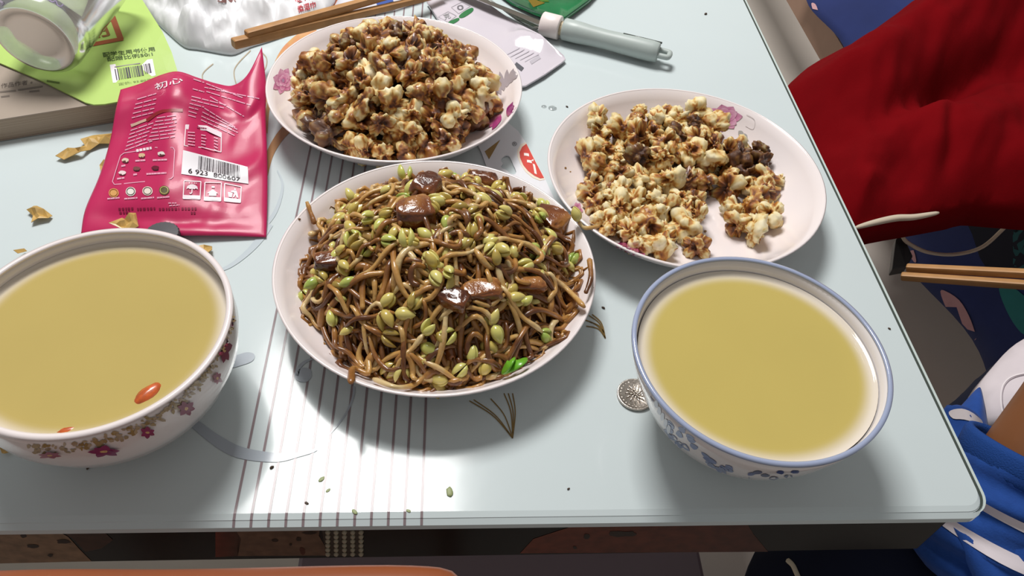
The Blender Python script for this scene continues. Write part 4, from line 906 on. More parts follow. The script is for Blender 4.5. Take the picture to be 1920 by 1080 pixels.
# ------------------------------------------------------------------ silver pouch, seed card, little patterned packet, green packet
def flat_thing(out, z, th, m, step=None, holes=(), hf=None):
    v, f = tri(out, step, holes); W = [P(p[0], p[1], z) for p in v]
    if hf: W = [q + Vector((0, 0, hf(p[0], p[1]))) for p, q in zip(v, W)]
    n = len(W); F = [t if (W[t[1]] - W[t[0]]).cross(W[t[2]] - W[t[0]]).z > 0 else tuple(reversed(t)) for t in f]
    ec = {}
    for t in F:
        for i in range(len(t)): ec[(t[i], t[(i + 1) % len(t)])] = 1
    S = [(a_, n + a_, n + b_, b_) for (a_, b_) in ec if (b_, a_) not in ec]; S = [tuple(reversed(s)) for s in S]
    return W + [p - Vector((0, 0, th)) for p in W], F + [tuple(n + i for i in reversed(t)) for t in F] + S, F
out = [(800, 8), (850, -20), (888, -8), (905, 4), (960, 44), (1012, 80), (1056, 108), (1060, 115), (1052, 122), (1020, 145), (985, 165), (960, 168), (900, 120), (840, 70)]
def spx(x, y):
    d_ = P(x, y, 0) - P(984, 100, 0); t = max(0, .2 * d_.x + .36 * d_.y); a_ = d_.x * .87 - d_.y * .49
    return .003 + min(t, max(0, .0165 - .9 * t)) * math.exp(-(a_ / .026) ** 4) + .0010 * noise.noise(Vector((x * .02, y * .03, 2)))
sp = empty('silver_pouch', P(960, 90), 'pearly white snack pouch with green tabs, half under the back plate', 'pouch')
V, F, FT = flat_thing(out, .002, .0018, None, 6, (), spx); obj('film', V, F, M['silver'], sp); SB = bvh_of(V, FT)
decal('print', [(dense([(861, 30), (870, 22), (884, 15), (888, 18), (884, 24), (870, 33), (862, 34)], 2), C(52, 118, 70)), (dense([(840, 43), (850, 37), (860, 34), (861, 38), (854, 43), (846, 46)], 2), C(52, 118, 70)), text_item('0', [(856, 11), (868, 9), (870, 18), (858, 20)], C(120, 116, 120), .01), text_item('克', [(830, 28), (842, 24), (846, 34), (834, 38)], C(150, 150, 150), .005)] + frame_items([(846, 14), (866, 4), (882, 12), (860, 26)], 1, C(184, 178, 184)) + frame_items([(822, 32), (840, 22), (856, 30), (840, 42)], 1, C(184, 178, 184)) + [line_item([(995, 118), (1012, 107)], 7, C(186, 180, 188)), line_item([(966, 120), (980, 131)], 8, C(90, 90, 96))] + [line_item([(948 + i * 9, 104 + i * 3), (974 + i * 9, 90 + i * 3)], 1.5, C(196, 190, 198)) for i in range(5)], SB, M['foil_print'], sp, .0004)
out = [(930, 226), (955, 232), (972, 246), (980, 258), (986, 267), (1004, 302), (1023, 337), (1031, 355), (1040, 374), (1046, 388), (1010, 420), (960, 400), (925, 350), (910, 306), (902, 284), (892, 262), (885, 240)]
hole = dense([(941, 296), (949, 291), (956, 294), (962, 308), (968, 322), (964, 327), (956, 325), (950, 319), (943, 316), (939, 312), (943, 307), (940, 302)], 2)
cd = empty('packet_card', P(960, 320), 'white packet header with a hang hole and red oval badge, between the three plates', 'packaging')
V, F, FT = flat_thing(out, .0016, .0012, None, None, [hole]); obj('card', V, F, M['card'], cd, False); CDB = bvh_of(V, FT)
clip = lambda poly: [p for p in poly]
ov = lambda s: [(1006 + s * (23 * math.cos(t) * .82 + 38 * math.sin(t) * .42), 306 + s * (38 * math.sin(t) * .92 - 23 * math.cos(t) * .40)) for t in [2 * PI * i / 40 for i in range(40)]]
decal('badge', [([(986, 267), (976, 271), (970, 282), (970, 293), (975, 307), (985, 322), (998, 333), (1012, 339), (1022, 337), (1003, 301)], C(230, 214, 196))], CDB, M['paper_print'], cd, .0002)
decal('badge', [([(987, 270), (979, 276), (974, 286), (975, 296), (981, 310), (990, 321), (1002, 330), (1013, 335), (1020, 334), (1003, 302)], C(204, 52, 34))], CDB, M['paper_print'], cd, .0004)
decal('print', [text_item('洽', [(979, 290), (1004, 270), (1030, 316), (1003, 330)], C(240, 228, 222), .02)], CDB, M['paper_print'], cd, .0006)
decal('print', [([(909, 284), (938, 262), (917, 299)], C(150, 118, 62)), text_item('®', [(960, 266), (969, 266), (969, 274), (960, 274)], C(110, 110, 114), .01)], CDB, M['paper_print'], cd, .0002)
pk = empty('patterned_packet', P(715, 8), 'small white, blue and red packet behind the chopsticks', 'packet')
V, F, FT = flat_thing([(612, 34), (655, 22), (735, 5), (790, -12), (830, -40), (660, -45)], .010, .009, None, 20, (), lambda x, y: .001 * math.sin(x * .1)); obj('wrapper', V, F, mat('packet_film', C(220, 218, 226), .3), pk); KB2 = bvh_of(V, FT)
decal('print', [([(655, 20), (672, 14), (676, 18), (660, 23)], C(236, 232, 220)), ([(676, 14), (694, 8), (696, 14), (680, 18)], C(210, 150, 150)), ([(705, 6), (735, -4), (738, 3), (708, 11)], C(62, 88, 160)), ([(620, 28), (650, 20), (652, 23), (622, 32)], C(150, 160, 200)), ([(690, 4), (700, 0), (702, 4), (693, 8)], C(196, 60, 80))], KB2, M['foil_print'], pk, .0004)
gp = empty('green_packet', P(1040, 10), 'shiny green packet with a clear margin, behind the knife', 'packet')
V, F, FT = flat_thing([(905, -40), (960, 0), (1000, 20), (1050, 38), (1062, 30), (1105, -2), (1150, -50), (1000, -60)], .0085, .005, None, 14, (), lambda x, y: .002 * noise.noise(Vector((x * .03, y * .04, 7)))); obj('film', V, F, M['greenbag'], gp); GPB = bvh_of(V, FT)
decal('print', [([(930, -20), (985, -6), (1022, 6), (1000, 14), (960, 2)], C(120, 100, 20)), ([(985, -12), (1020, -8), (1030, 4), (1016, 4)], C(70, 110, 30))], GPB, M['foil_print'], gp, .0004)
V, F, FT = flat_thing([(892, -10), (960, 22), (1014, 47), (1006, 54), (994, 52), (968, 35), (928, 5), (902, -14)], .0072, .002, None, 14, (), lambda x, y: .001 * noise.noise(Vector((x * .05, y * .05, 9)))); obj('clear_margin', V, F, M['clearfilm'], gp)

# ------------------------------------------------------------------ knife
kn = empty('fruit_knife', P(1150, 75), 'fruit knife with pale grey handle and white collar at the back right', 'knife')
zk = .0125; ka, kb = P(1016, 44, zk), P(1240, 100, zk); kd = (kb - ka).normalized(); kl = (kb - ka).length
v, f = turned([(0, 0), (.0112, 0), (.0122, .001), (.0122, .019), (.0116, .020), (.0095, .0202), (0, .0202)], ka, kd, 28); obj('collar', v, f, M['knife_collar'], kn)
v, f = turned([(0, .0200), (.0072, .0201), (.0072, .026), (0, .026)], ka, kd, 24); obj('ferrule', v, f, mat('cream_ferrule', C(206, 190, 160), .5, var=.3, vscale=300), kn)
hs = [(.0, .0235), (.0102, .0236), (.0112, .025), (.0110, .04), (.0100, .055), (.0096, .07), (.0101, .085), (.0106, kl - .02), (.0104, kl - .010), (.0098, kl - .004), (.0090, kl - .003), (0, kl - .003)]
v, f = turned(hs, ka, kd, 32); obj('handle', v, f, M['knife_grip'], kn)
e0 = ka + kd * (kl - .006); sd = kd.cross(Vector((0, 0, 1))).normalized()
loop = [e0 + sd * .0052, e0 + kd * .011 + sd * .0052, e0 + kd * .014 + sd * .0035, e0 + kd * .014 - sd * .0035, e0 + kd * .011 - sd * .0052, e0 - sd * .0052]
v, f = tube(spline(loop, 24), .0029, 10); obj('hanging_loop', v, f, M['knife_grip'], kn)
v, f = tube([ka + kd * (kl - .042) + Vector((0, 0, .0097)) - sd * .002, ka + kd * (kl - .02) + Vector((0, 0, .0094)) - sd * .003, ka + kd * (kl - .002) + Vector((0, 0, .0085)) - sd * .0045], .0010, 6); obj('seam', v, f, M['glass_dark'], kn)
bl0 = ka + Vector((0, 0, 0)); bd = (P(890, -6, .0115) - ka).normalized(); side = bd.cross(Vector((0, 0, 1))).normalized()
V = []; F = []
for i in range(12):
    t = i / 11; wd = .0085 * (1 - .25 * t) if t < .85 else .0085 * .79 * (1 - (t - .85) / .15 * .9); c = bl0 + bd * (t * .14)
    tilt = Vector((0, 0, 1)) * -.30 + side * .95
    V += [c + tilt * wd, c + Vector((0, 0, .0006)) + tilt * wd * .3, c - tilt * wd, c - Vector((0, 0, .0006)) + tilt * wd * .3]
for i in range(11):
    for k in range(4): j = (k + 1) % 4; F.append((4 * i + k, 4 * i + j, 4 * i + 4 + j, 4 * i + 4 + k))
F += [(3, 2, 1, 0), (44, 45, 46, 47)]; obj('blade', V, F, M['steel'], kn, False)

# ------------------------------------------------------------------ coin, cap, scraps, crumbs
cc = P(1192, 739, .0019); cc.z = 0.0004; coin = empty('coin', cc, 'silver coin with a flower relief, half under the blue-rimmed bowl', 'coin')
v, f = lathe([(0, 0), (.0122, 0), (.0125, .0003), (.0125, .0016), (.0122, .0019), (.0115, .0019), (.0112, .0016), (0, .0016)], cc, 64); obj('disc', v, f, M['coin'], coin)
V, F = [], []
for ring, (k, L, r0) in enumerate(((13, .0052, .0022), (9, .0034, .0010), (6, .002, .0002))):
    for i in range(k):
        a = 2 * PI * i / k + ring * .2; p0 = cc + Vector((math.cos(a) * r0, math.sin(a) * r0, .0015 + .00022 * ring)); p1 = p0 + Vector((math.cos(a + .2) * L, math.sin(a + .2) * L, .0002))
        V, F = join((V, F), tube(spline([p0, (p0 + p1) / 2 + Vector((0, 0, .0003)), p1], 5), lambda t: .00018 + .00045 * math.sin(PI * t), 6))
obj('flower_relief', V, F, M['coin'], coin)
V, F = [], []
for i in range(26):
    a = 2 * PI * i / 26
    if 1.3 < a < 1.9: continue
    p = cc + Vector((math.cos(a) * .0100, math.sin(a) * .0100, .0017)); V, F = join((V, F), box(p.x - .0004, p.x + .0004, p.y - .0004, p.y + .0004, p.z - .0003, p.z + .0001))
obj('edge_relief', V, F, M['coin'], coin, False)
cp = P(308, 438, .006); cap = empty('bottle_cap', (cp.x, cp.y, 0), 'dark grey ribbed bottle cap behind the left bowl, against the magenta pouch', 'cap')
V, F = [], []
prof = [(0, .0005), (.0118, .0005), (.0125, .001), (.0125, .0095), (.0118, .0105), (0, .0108)]; seg = 72; cpx = Vector((cp.x, cp.y - .004, 0))
for r, z in prof:
    for i in range(seg): a = 2 * PI * i / seg; r2 = r * (1 + (.03 if i % 3 == 0 else 0) * (r > .01)); V.append((cpx.x + r2 * math.cos(a), cpx.y + r2 * math.sin(a), z))
for j in range(5):
    for i in range(seg): k = (i + 1) % seg; F.append((j * seg + i, j * seg + k, (j + 1) * seg + k, (j + 1) * seg + i))
obj('shell', V, F, M['capmat'], cap, False)
def scrap(pts, label, seed, z=.004, th=.0004, m='gold', fold=.006, surf=None):
    """a folded, curled flake: outline in pixels with creased height"""
    v, f = tri(pts, 7); r = random.Random(seed); W = []
    for p in v: W.append(P(p[0], p[1], z) + Vector((0, 0, fold * (abs(noise.noise(Vector((p[0] * .05, p[1] * .06, seed)))) * 1.6 + .5 * max(0, noise.noise(Vector((p[0] * .12, p[1] * .12, seed + 4))))) - z + .0012 + (surf(p[0], p[1]) if surf else 0))))
    o = tag(obj('foil_scrap', W, [tuple(t) for t in f], M[m], None, False, None, sum(W, Vector()) / len(W)), label, 'scrap', 'tan scraps on the table'); s = o.modifiers.new('thick', 'SOLIDIFY'); s.thickness = th; return o
scrap([(50, 393), (64, 383), (70, 388), (82, 392), (96, 401), (90, 408), (72, 411), (58, 416), (60, 402)], 'small tan folded scrap alone on the left of the table', 2)
scrap([(102, 289), (125, 273), (140, 276), (152, 278), (158, 270), (150, 259), (172, 248), (214, 249), (212, 262), (185, 266), (166, 274), (152, 284), (118, 294)], 'long twisted tan scrap poking out left of the magenta pouch, below the book', 5, .006, .0005)
scrap([(187, 310), (198, 305), (204, 312), (198, 324), (190, 322)], 'tiny pale tan scrap at the left edge of the magenta pouch', 7, .002)
scrap([(208, 428), (230, 411), (236, 416), (256, 403), (262, 430), (240, 436)], 'tan folded scrap with two points behind the left bowl, on the pouch end', 9, .010, .0004, 'gold', .008, lambda x, y: .009)
scrap([(370, 462), (382, 459), (398, 463), (399, 472), (388, 480)], 'tan scrap right of the left bowl rim, below the magenta pouch', 11, .003)
scrap([(2, 838), (16, 843), (20, 847), (10, 852), (4, 850)], 'dark tan scrap at the far left front, under the left bowl', 13, .002)
scrap([(30, 478), (46, 468), (50, 470), (36, 480)], 'sliver of tan scrap at the far left, behind the left bowl', 15, .002)
def crumb(px, py, r, label, m='crumb', flat=.5):
    c = P(px, py, 0); c.z = r * flat; V = IV3 * np.array([r, r * .6, r * flat]); V = V * (1 + .25 * np.array([[noise.noise(Vector(p) * 900 + Vector((px, py, 0)))] for p in V])); a = rnd.uniform(0, 3)
    return tag(obj('crumb', [(c.x + p[0] * math.cos(a) - p[1] * math.sin(a), c.y + p[0] * math.sin(a) + p[1] * math.cos(a), c.z + p[2]) for p in V], IF3, M[m], None, True, None, c), label, 'crumb', 'crumbs on the table')
crumb(510, 877, .0014, 'dark crumb on the stripes right of the left bowl'); crumb(166, 877, .0016, 'dark crumb in the shadow below the left bowl')
crumb(843, 923, .0034, 'flat green bean skin on the table front, right of the stripes', 'bean_green', .12)
crumb(603, 899, .0022, 'pale flat skin fleck on the glare of the striped front, upper of two', 'bean_green', .1); crumb(615, 920, .0016, 'pale flat skin fleck on the glare of the striped front, lower of two', 'bean_green', .1)
crumb(665, 960, .002, 'fleck near the table front edge between two stripes', 'bean_green', .12); crumb(766, 958, .0015, 'fleck near the table front edge at the right-hand stripes', 'bean_green', .12); crumb(575, 944, .0014, 'dark fleck near the table front edge on the left stripes', 'crumb', .2)
crumb(1066, 917, .001, 'tiny dark crumb on the table front right of the middle plate'); crumb(1323, 27, .0022, 'dark crumb far back on the table right of the knife', 'crumb', .4)
crumb(1063, 201, .0014, 'dark crumb just left of the right-hand plate rim'); crumb(1667, 617, .0012, 'tiny dark crumb between the blue-rimmed bowl and the table edge'); crumb(1131, 578, .0014, 'tiny dark crumb right of the middle plate rim')
# water drops on the glass
for px, py, r, lab in ((1036, 203, .004, 'flat clear water drop left of the right-hand plate'), (1020, 200, .0025, 'smaller clear water drop between the back plate and the right-hand plate')):
    c = P(px, py, 0); v, f = lathe([(r, .0001), (r * .8, .0006), (r * .4, .0009), (0, .001)], c, 20); tag(obj('water_drop', v, f, mat('water', (1, 1, 1, 1), .03, trans=1), None, True, None, c), lab, 'drop', 'water drops')

# ------------------------------------------------------------------ bed, sheet, red garment
hem = [(1468, -60, -.36), (1521, 4, -.37), (1576, 98, -.40), (1610, 250, -.50), (1650, 390, -.58), (1668, 432, -.60), (1740, 535, -.61), (1850, 690, -.62), (1905, 768, -.62)]
H_ = spline([P(*p) for p in hem], 60)
top_e = [p + Vector((.10 + .02 * math.sin(i * .5), -.01, 0)) for i, p in enumerate(H_)]
rows_ = []
bed_z = -.30
for t in (0, .15, .35, .55, .75, .9, 1.0):
    rows_.append([Vector((h.x * (1 - t) + e.x * t + .012 * math.sin(i * .55) * (1 - t), h.y * (1 - t) + e.y * t, h.z * (1 - t) + bed_z * t - (.0 if t < .9 else 0))) for i, (h, e) in enumerate(zip(H_, top_e))])
for k in (.05, .3, .8, 1.3): rows_.append([Vector((e.x + k, e.y + k * .12, bed_z + .012 * (1 - math.exp(-k * 20)) + .006 * math.sin(i * .4 + k * 9))) for i, e in enumerate(top_e)])
V = [p for r in rows_ for p in r]; n = 60; F = [(j * n + i, j * n + i + 1, (j + 1) * n + i + 1, (j + 1) * n + i) for j in range(len(rows_) - 1) for i in range(n - 1)]
F = [tuple(reversed(q)) for q in F]
bed = empty('bed', (1.3, 1.2, -.75), 'bed with a tan side board beside the table, under the navy sheet', 'bed')
sht = empty('bed_sheet', (1.2, 1.2, bed_z), 'navy bed sheet with pink and teal leaves hanging over the bed side', 'bedding')
o = obj('cloth', V, F, M['sheet'], sht); s = o.modifiers.new('thick', 'SOLIDIFY'); s.thickness = .003; s.offset = 0
SHB = bvh_of(V, F)
def bedslab(z0, z1, ins0, name, m, i0, i1):
    ii = [i0, (i0 + i1) // 2, i1]; L = [Vector((H_[i].x + ins0, H_[i].y, 0)) for i in ii]; R_ = [Vector((p.x + 1.1, p.y + .1, 0)) for p in reversed(L)]; q = L + R_
    v = [(p.x, p.y, z0) for p in q] + [(p.x, p.y, z1) for p in q]; k = len(q)
    return obj(name, v, [tuple(range(k - 1, -1, -1)), tuple(k + i for i in range(k))] + [(i, (i + 1) % k, k + (i + 1) % k, k + i) for i in range(k)], m, bed, False)
# board: its lower edge shows left of the sheet
bl_ = [P(1440, -60, -.50), P(1466, 0, -.50), P(1541, 118, -.50)]; dv = (bl_[2] - bl_[0]).normalized(); e0, e1 = bl_[0] - dv * .3, bl_[2] + dv * .2
q = [e0, e1, e1 + Vector((.9, .15, 0)), e0 + Vector((.9, .15, 0))]
q[2] = e1 + Vector((.03, .005, 0)); q[3] = e0 + Vector((.03, .005, 0)); bv = [(p.x, p.y, -.50) for p in q] + [(p.x, p.y, -.425) for p in q]
obj('side_board', bv, [(3, 2, 1, 0), (4, 5, 6, 7), (0, 1, 5, 4), (1, 2, 6, 5), (2, 3, 7, 6), (3, 0, 4, 7)], M['bedboard'], bed, False)
bedslab(-.46, -.33, .27, 'mattress', M['whitecloth'], 2, 57)
for pnt in (e0 + dv * .1 + Vector((.5, 0, 0)), e1 - dv * .1 + Vector((.5, 0, 0)), e0 + dv * .1 + Vector((.8, .15, 0)), e1 - dv * .1 + Vector((.8, .15, 0))):
    obj('leg', *box(pnt.x - .03, pnt.x + .03, pnt.y - .03, pnt.y + .03, -.75, -.4605), M['bedboard'], bed, False)
PKC, TEAL, DNV = C(206, 160, 164), C(44, 128, 128), C(18, 22, 40)
decal('leaf_print', [(dense([(1522, 8), (1530, 10), (1536, 26), (1539, 38), (1532, 36), (1526, 24)], 3), PKC)], SHB, M['sheet_print'], sht, .0032, 12)
decal('leaf_print', [(dense([(1765, 546), (1776, 546), (1800, 562), (1818, 590), (1830, 622), (1832, 637), (1818, 636), (1795, 610), (1775, 575)], 3), PKC), (dense([(1706, 476), (1715, 470), (1720, 490), (1716, 492)], 2), PKC)], SHB, M['sheet_print'], sht, .0032, 14)
decal('leaf_print', [(dense([(1876, 536), (1900, 538), (1935, 570), (1960, 640), (1925, 630), (1902, 605), (1882, 565)], 3), TEAL), (dense([(1902, 420), (1912, 410), (1925, 450), (1935, 520), (1905, 510), (1902, 470)], 3), C(34, 92, 96))], SHB, M['sheet_print'], sht, .0032, 14)
decal('leaf_print', [(dense([(1806, 388), (1860, 385), (1925, 385), (1930, 480), (1900, 505), (1850, 500), (1825, 440)], 3), DNV)], SHB, M['sheet_print'], sht, .0032, 14)
decal('leaf_print', [(dense([(1536, 36), (1544, 38), (1547, 48), (1541, 46)], 2), C(150, 24, 30))], SHB, M['sheet_print'], sht, .0032, 12)
out = [(1476, 162), (1490, 148), (1514, 127), (1540, 112), (1571, 97), (1620, 70), (1665, 44), (1700, 28), (1739, 13), (1775, -3), (1840, -30), (1960, -60), (2150, -40), (2260, 120), (2240, 330), (2080, 400), (1990, 396), (1920, 391), (1870, 387), (1828, 384), (1800, 391), (1779, 395), (1740, 402), (1706, 408), (1670, 414), (1640, 420), (1600, 430), (1555, 400), (1515, 320), (1480, 230), (1462, 185)]
def fold(x, y):
    c1 = 232 - .0006 * (x - 1560) ** 2 if x < 1600 else None
    vy = np.interp(x, [1450, 1560, 1620, 1700, 1760, 1830, 1880, 2000, 2300], [310, 296, 276, 240, 212, 178, 180, 186, 200])   # the deep crease between the two ridges
    s = -.055 * math.exp(-((y - vy) / 30) ** 2) * sm(1520, 1720, x)
    s += -.010 * math.exp(-((x - 1735 - .12 * (y - 230)) / 22) ** 2) * sm(215, 260, y) * (1 - sm(350, 400, y)) + -.010 * math.exp(-((x - 1758 - (y - 320) * .25) / 22) ** 2) * sm(240, 330, y)
    s += .02 * noise.noise(Vector((x * .011, y * .016, 3))) + .008 * noise.noise(Vector((x * .03, y * .04, 8)))
    s += .05 * math.exp(-((y - vy + 120) / 62) ** 2) * sm(1480, 1640, x) + .012 * math.sin((y - .5 * x) * .03)
    return s
V, F, FT = puffy(dense(out, 2), -.24, lambda x, y, d: max(-.03, .085 * (1 - math.exp(-d / .055)) + fold(x, y) * min(1, d / .05)), 8, -.279)
rg = empty('red_garment', P(1750, 200, -.30), 'deep red fleece garment with cream drawstring, draped over the bed edge by the table', 'clothing')
obj('fleece', V, F, M['red'], rg)
hv = spline([P(1604, 427, -.236), P(1641, 417, -.236), P(1680, 409, -.236), P(1715, 407, -.236), P(1760, 399, -.236)], 24)
v, f = tube(hv, lambda t: .0015 + .0030 * math.sin(PI * t) ** .5, 8); o = obj('hem', v, f, M['cream'], rg); o['label'] = 'cream hem edge'
cordp = spline([P(1684, 420, -.27), P(1690, 438, -.33), P(1702, 455, -.36), P(1740, 473, -.40), P(1790, 477, -.42), P(1840, 464, -.40), P(1880, 430, -.36), P(1912, 396, -.30), P(1925, 380, -.25)], 50)
v, f = tube(cordp[6:], .0030, 8); o = obj('drawstring', v, f, M['cream'], rg); v, f = tube(cordp[:8], .0008, 6); obj('thread', v, f, M['cream'], rg)
tg = [P(1680, 448, -.36), P(1692, 437, -.36), P(1712, 480, -.385), P(1700, 500, -.39), P(1673, 505, -.39)]
ctr = sum(tg, Vector()) / 5; V = tg + [p + Vector((.004, .004, -.02)) for p in tg]; F = [tuple(range(4, -1, -1)), tuple(range(5, 10))] + [(i, (i + 1) % 5, 5 + (i + 1) % 5, 5 + i) for i in range(5)]
bev(obj('cord_end', V, F, M['black'], rg, False), .002)

# ------------------------------------------------------------------ the person at the right, mostly outside the frame
per = empty('person', (.70, .40, -.75), 'person in a blue and white tracksuit with dark trousers, sleeve pushed up, at the right', 'person')
HND = P(2090, 590, .035); CUF = P(1922, 870, -.062); ELB = CUF - (HND - CUF).normalized() * .078; SHO = Vector((.66, .22, .05)); SHO2 = Vector((.70, .56, .05)); NECK = Vector((.70, .40, .13)); HEAD = Vector((.68, .40, .30))
PEL = Vector((.74, .38, -.30)); CHE = Vector((.71, .39, -.02)); HIP, HIP2 = Vector((.70, .30, -.30)), Vector((.72, .47, -.30)); KNE = P(1612, 1108, -.20); KNE2 = Vector((.60, .38, -.27)); ANK, ANK2 = Vector((KNE.x + .16, KNE.y + .05, -.68)), Vector((.62, .39, -.68))
ELB2 = Vector((.90, .64, -.16)); HND2 = Vector((.84, .50, -.12))
sv, se, sr = [], [], []
def sk(p, r, par=None):
    sv.append(Vector(p)); sr.append(r); i = len(sv) - 1
    if par is not None: se.append((par, i))
    return i
i_p = sk(PEL, .10); i_w = sk(PEL * .5 + CHE * .5, .095, i_p); i_c = sk(CHE, .11, i_w); i_n0 = sk(CHE * .3 + NECK * .7, .07, i_c); i_n = sk(NECK, .045, i_n0); i_j = sk(NECK * .6 + HEAD * .4 + Vector((-.015, 0, 0)), .06, i_n); i_h = sk(HEAD, .085, i_j); sk(HEAD + Vector((.01, 0, .06)), .075, i_h)
def arm(S, E, H, hold):
    a = sk(S, .05, i_c); m1 = sk(S * .5 + E * .5, .042, a); e = sk(E, .034, m1); fdir = (H - E).normalized(); m2 = sk(E + (H - E) * .35, .034, e); w_ = sk(H - fdir * .012, .023, m2); pm = sk(H + fdir * .025, .026, w_)
    s = fdir.cross(Vector((0, 0, 1))).normalized()
    for k, (off_, L) in enumerate(((-.022, .032), (-.008, .038), (.007, .036), (.021, .028))):
        b0 = sk(H + fdir * .05 + s * off_, .0095, pm); b1 = sk(H + fdir * (.05 + L * .7) + s * off_ + Vector((0, 0, -.012)), .0085, b0); sk(H + fdir * (.045 + L * .75) + s * off_ * .9 + Vector((0, 0, -.034)), .0075, b1)
    t0 = sk(H + fdir * .015 - s * .032 + Vector((0, 0, -.008)), .011, w_); t1 = sk(H + fdir * .04 - s * .036 + Vector((0, 0, -.022)), .0095, t0); sk(H + fdir * .058 - s * .02 + Vector((0, 0, -.032)), .0082, t1)
arm(SHO, ELB, HND, True); arm(SHO2, ELB2, HND2, False)
for hp_, kn_, an_ in ((HIP, KNE, ANK), (HIP2, KNE2, ANK2)):
    a = sk(hp_, .075, i_p); b_ = sk((hp_ + kn_) / 2, .066, a); c_ = sk(kn_, .05, b_); d_ = sk((kn_ + an_) / 2 + Vector((.015, 0, 0)), .045, c_); e_ = sk(an_, .03, d_); f_ = sk(an_ + Vector((-.07, 0, -.035)), .03, e_); sk(an_ + Vector((-.15, 0, -.045)), .022, f_)
me = bpy.data.meshes.new('body'); me.from_pydata([tuple(p - base(per)) for p in sv], se, []); me.materials.append(M['skin']); body = link('body', me, per)
body.modifiers.new('skin', 'SKIN'); lay = me.skin_vertices[0].data
for i, r in enumerate(sr): lay[i].radius = (r, r); lay[i].use_root = (i == 0)
body.modifiers.new('sub', 'SUBSURF').levels = 2; body.modifiers['sub'].render_levels = 2
me.polygons.foreach_set('use_smooth', []); body.modifiers['skin'].use_smooth_shade = True
v, f = turned([(.088, -.03), (.098, .0), (.1, .04), (.085, .08), (.05, .105), (.0, .112)], HEAD + Vector((.012, 0, 0)), Vector((.15, 0, 1)), 32); obj('hair', v, f, M['hair'], per)
for sgn in (-1, 1):
    v, f = turned([(0, -.004), (.008, -.002), (.010, .002), (.006, .006), (0, .007)], HEAD + Vector((-.083, sgn * .03, .0)), Vector((-1, 0, 0)), 14); obj('eye', v, f, M['capmat'], per)
    v, f = turned([(0, -.004), (.016, -.003), (.02, .003), (.012, .006), (0, .005)], HEAD + Vector((.0, sgn * .087, -.01)), Vector((0, sgn, 0)), 16); obj('ear', v, f, M['skin'], per)
v, f = tube(spline([HEAD + Vector((-.082, 0, .005)), HEAD + Vector((-.098, 0, -.02)), HEAD + Vector((-.088, 0, -.032))], 8), [.006, .007, .009, .010, .011, .011, .010, .006], 10); obj('nose', v, f, M['skin'], per)
v, f = tube([HEAD + Vector((-.082, -.02, -.055)), HEAD + Vector((-.088, 0, -.055)), HEAD + Vector((-.082, .02, -.055))], [.003, .006, .003], 8); obj('mouth', v, f, mat('lips', C(150, 84, 74), .5), per)
jk = lambda name, v, f, m, lab=None: obj(name, v, f, m, per)
v, f = turned([(.13, -.06), (.138, 0), (.135, .12), (.142, .22), (.145, .30), (.12, .37), (.075, .43), (.055, .455)], PEL + Vector((0, 0, .0)), (NECK - PEL), 40)
for i in range(len(v)): # wider across the shoulders than deep
    r0 = v[i] - (PEL + (NECK - PEL) * ((v[i] - PEL).dot(NECK - PEL) / (NECK - PEL).length_squared)); v[i] = v[i] + Vector((-r0.x * .22, r0.y * .12, 0))
obj('jacket_body', v, f, M['whitecloth'], per)
wob = lambda s, a: .05 * math.sin(s * 30 + 2 * a) + .05 * noise.noise(Vector((s * 9, math.cos(a) * 1.6, math.sin(a) * 1.6)))
# near sleeve: shoulder to elbow, then the pushed-up end around the forearm
fd = (HND - ELB).normalized()
up_ = spline([SHO + Vector((.02, .03, .02)), SHO * .65 + ELB * .35 + Vector((0, 0, -.012)), SHO * .3 + ELB * .7 + Vector((0, 0, -.012)), ELB + Vector((-.012, -.006, -.006))], 30)
lw_ = [ELB - fd * .022 + (CUF - fd * .004 - (ELB - fd * .022)) * (i / 23) for i in range(24)]
lr = lambda t: (.034 + .018 * math.sin(min(1, t * 2.4) * PI / 2)) * (1 - .13 * t) + .0022 * math.sin(t * 19)
jo = join(tube(up_, lambda t: .064 - .014 * t, 36, True, None, wob), tube(lw_, lr, 40, False, None, wob)); obj('sleeve', *jo, M['blue'], per)
for a0, a1 in ((.40, .49), (.66, .73)):
    ii = [a0 + (a1 - a0) * k / 5 for k in range(6)]; pp_ = [lw_[0] + (lw_[-1] - lw_[0]) * t for t in ii]
    v, f = tube(pp_, lambda s_: lr(a0 + (a1 - a0) * s_) + .0012, 40, False, None, lambda s_, a: wob(a0 + (a1 - a0) * s_, a)); obj('sleeve_stripe', v, f, M['whitecloth'], per)
v, f = turned([(.043, -.012), (.0455, -.009), (.0460, .006), (.0445, .010), (.0415, .0105), (.0395, .007), (.0395, -.010)], CUF, fd, 48); obj('cuff', v, f, M['bluerib'], per)
# far sleeve: white with a blue panel
sl2 = spline([SHO2 + Vector((.01, -.02, .02)), SHO2 * .5 + ELB2 * .5, ELB2 + Vector((0, 0, -.004)), ELB2 * .4 + HND2 * .6, HND2 * .85 + ELB2 * .15], 30)
v, f = tube(sl2, lambda t: .066 - .018 * t, 28, False, None, wob); obj('sleeve', v, f, M['whitecloth'], per)
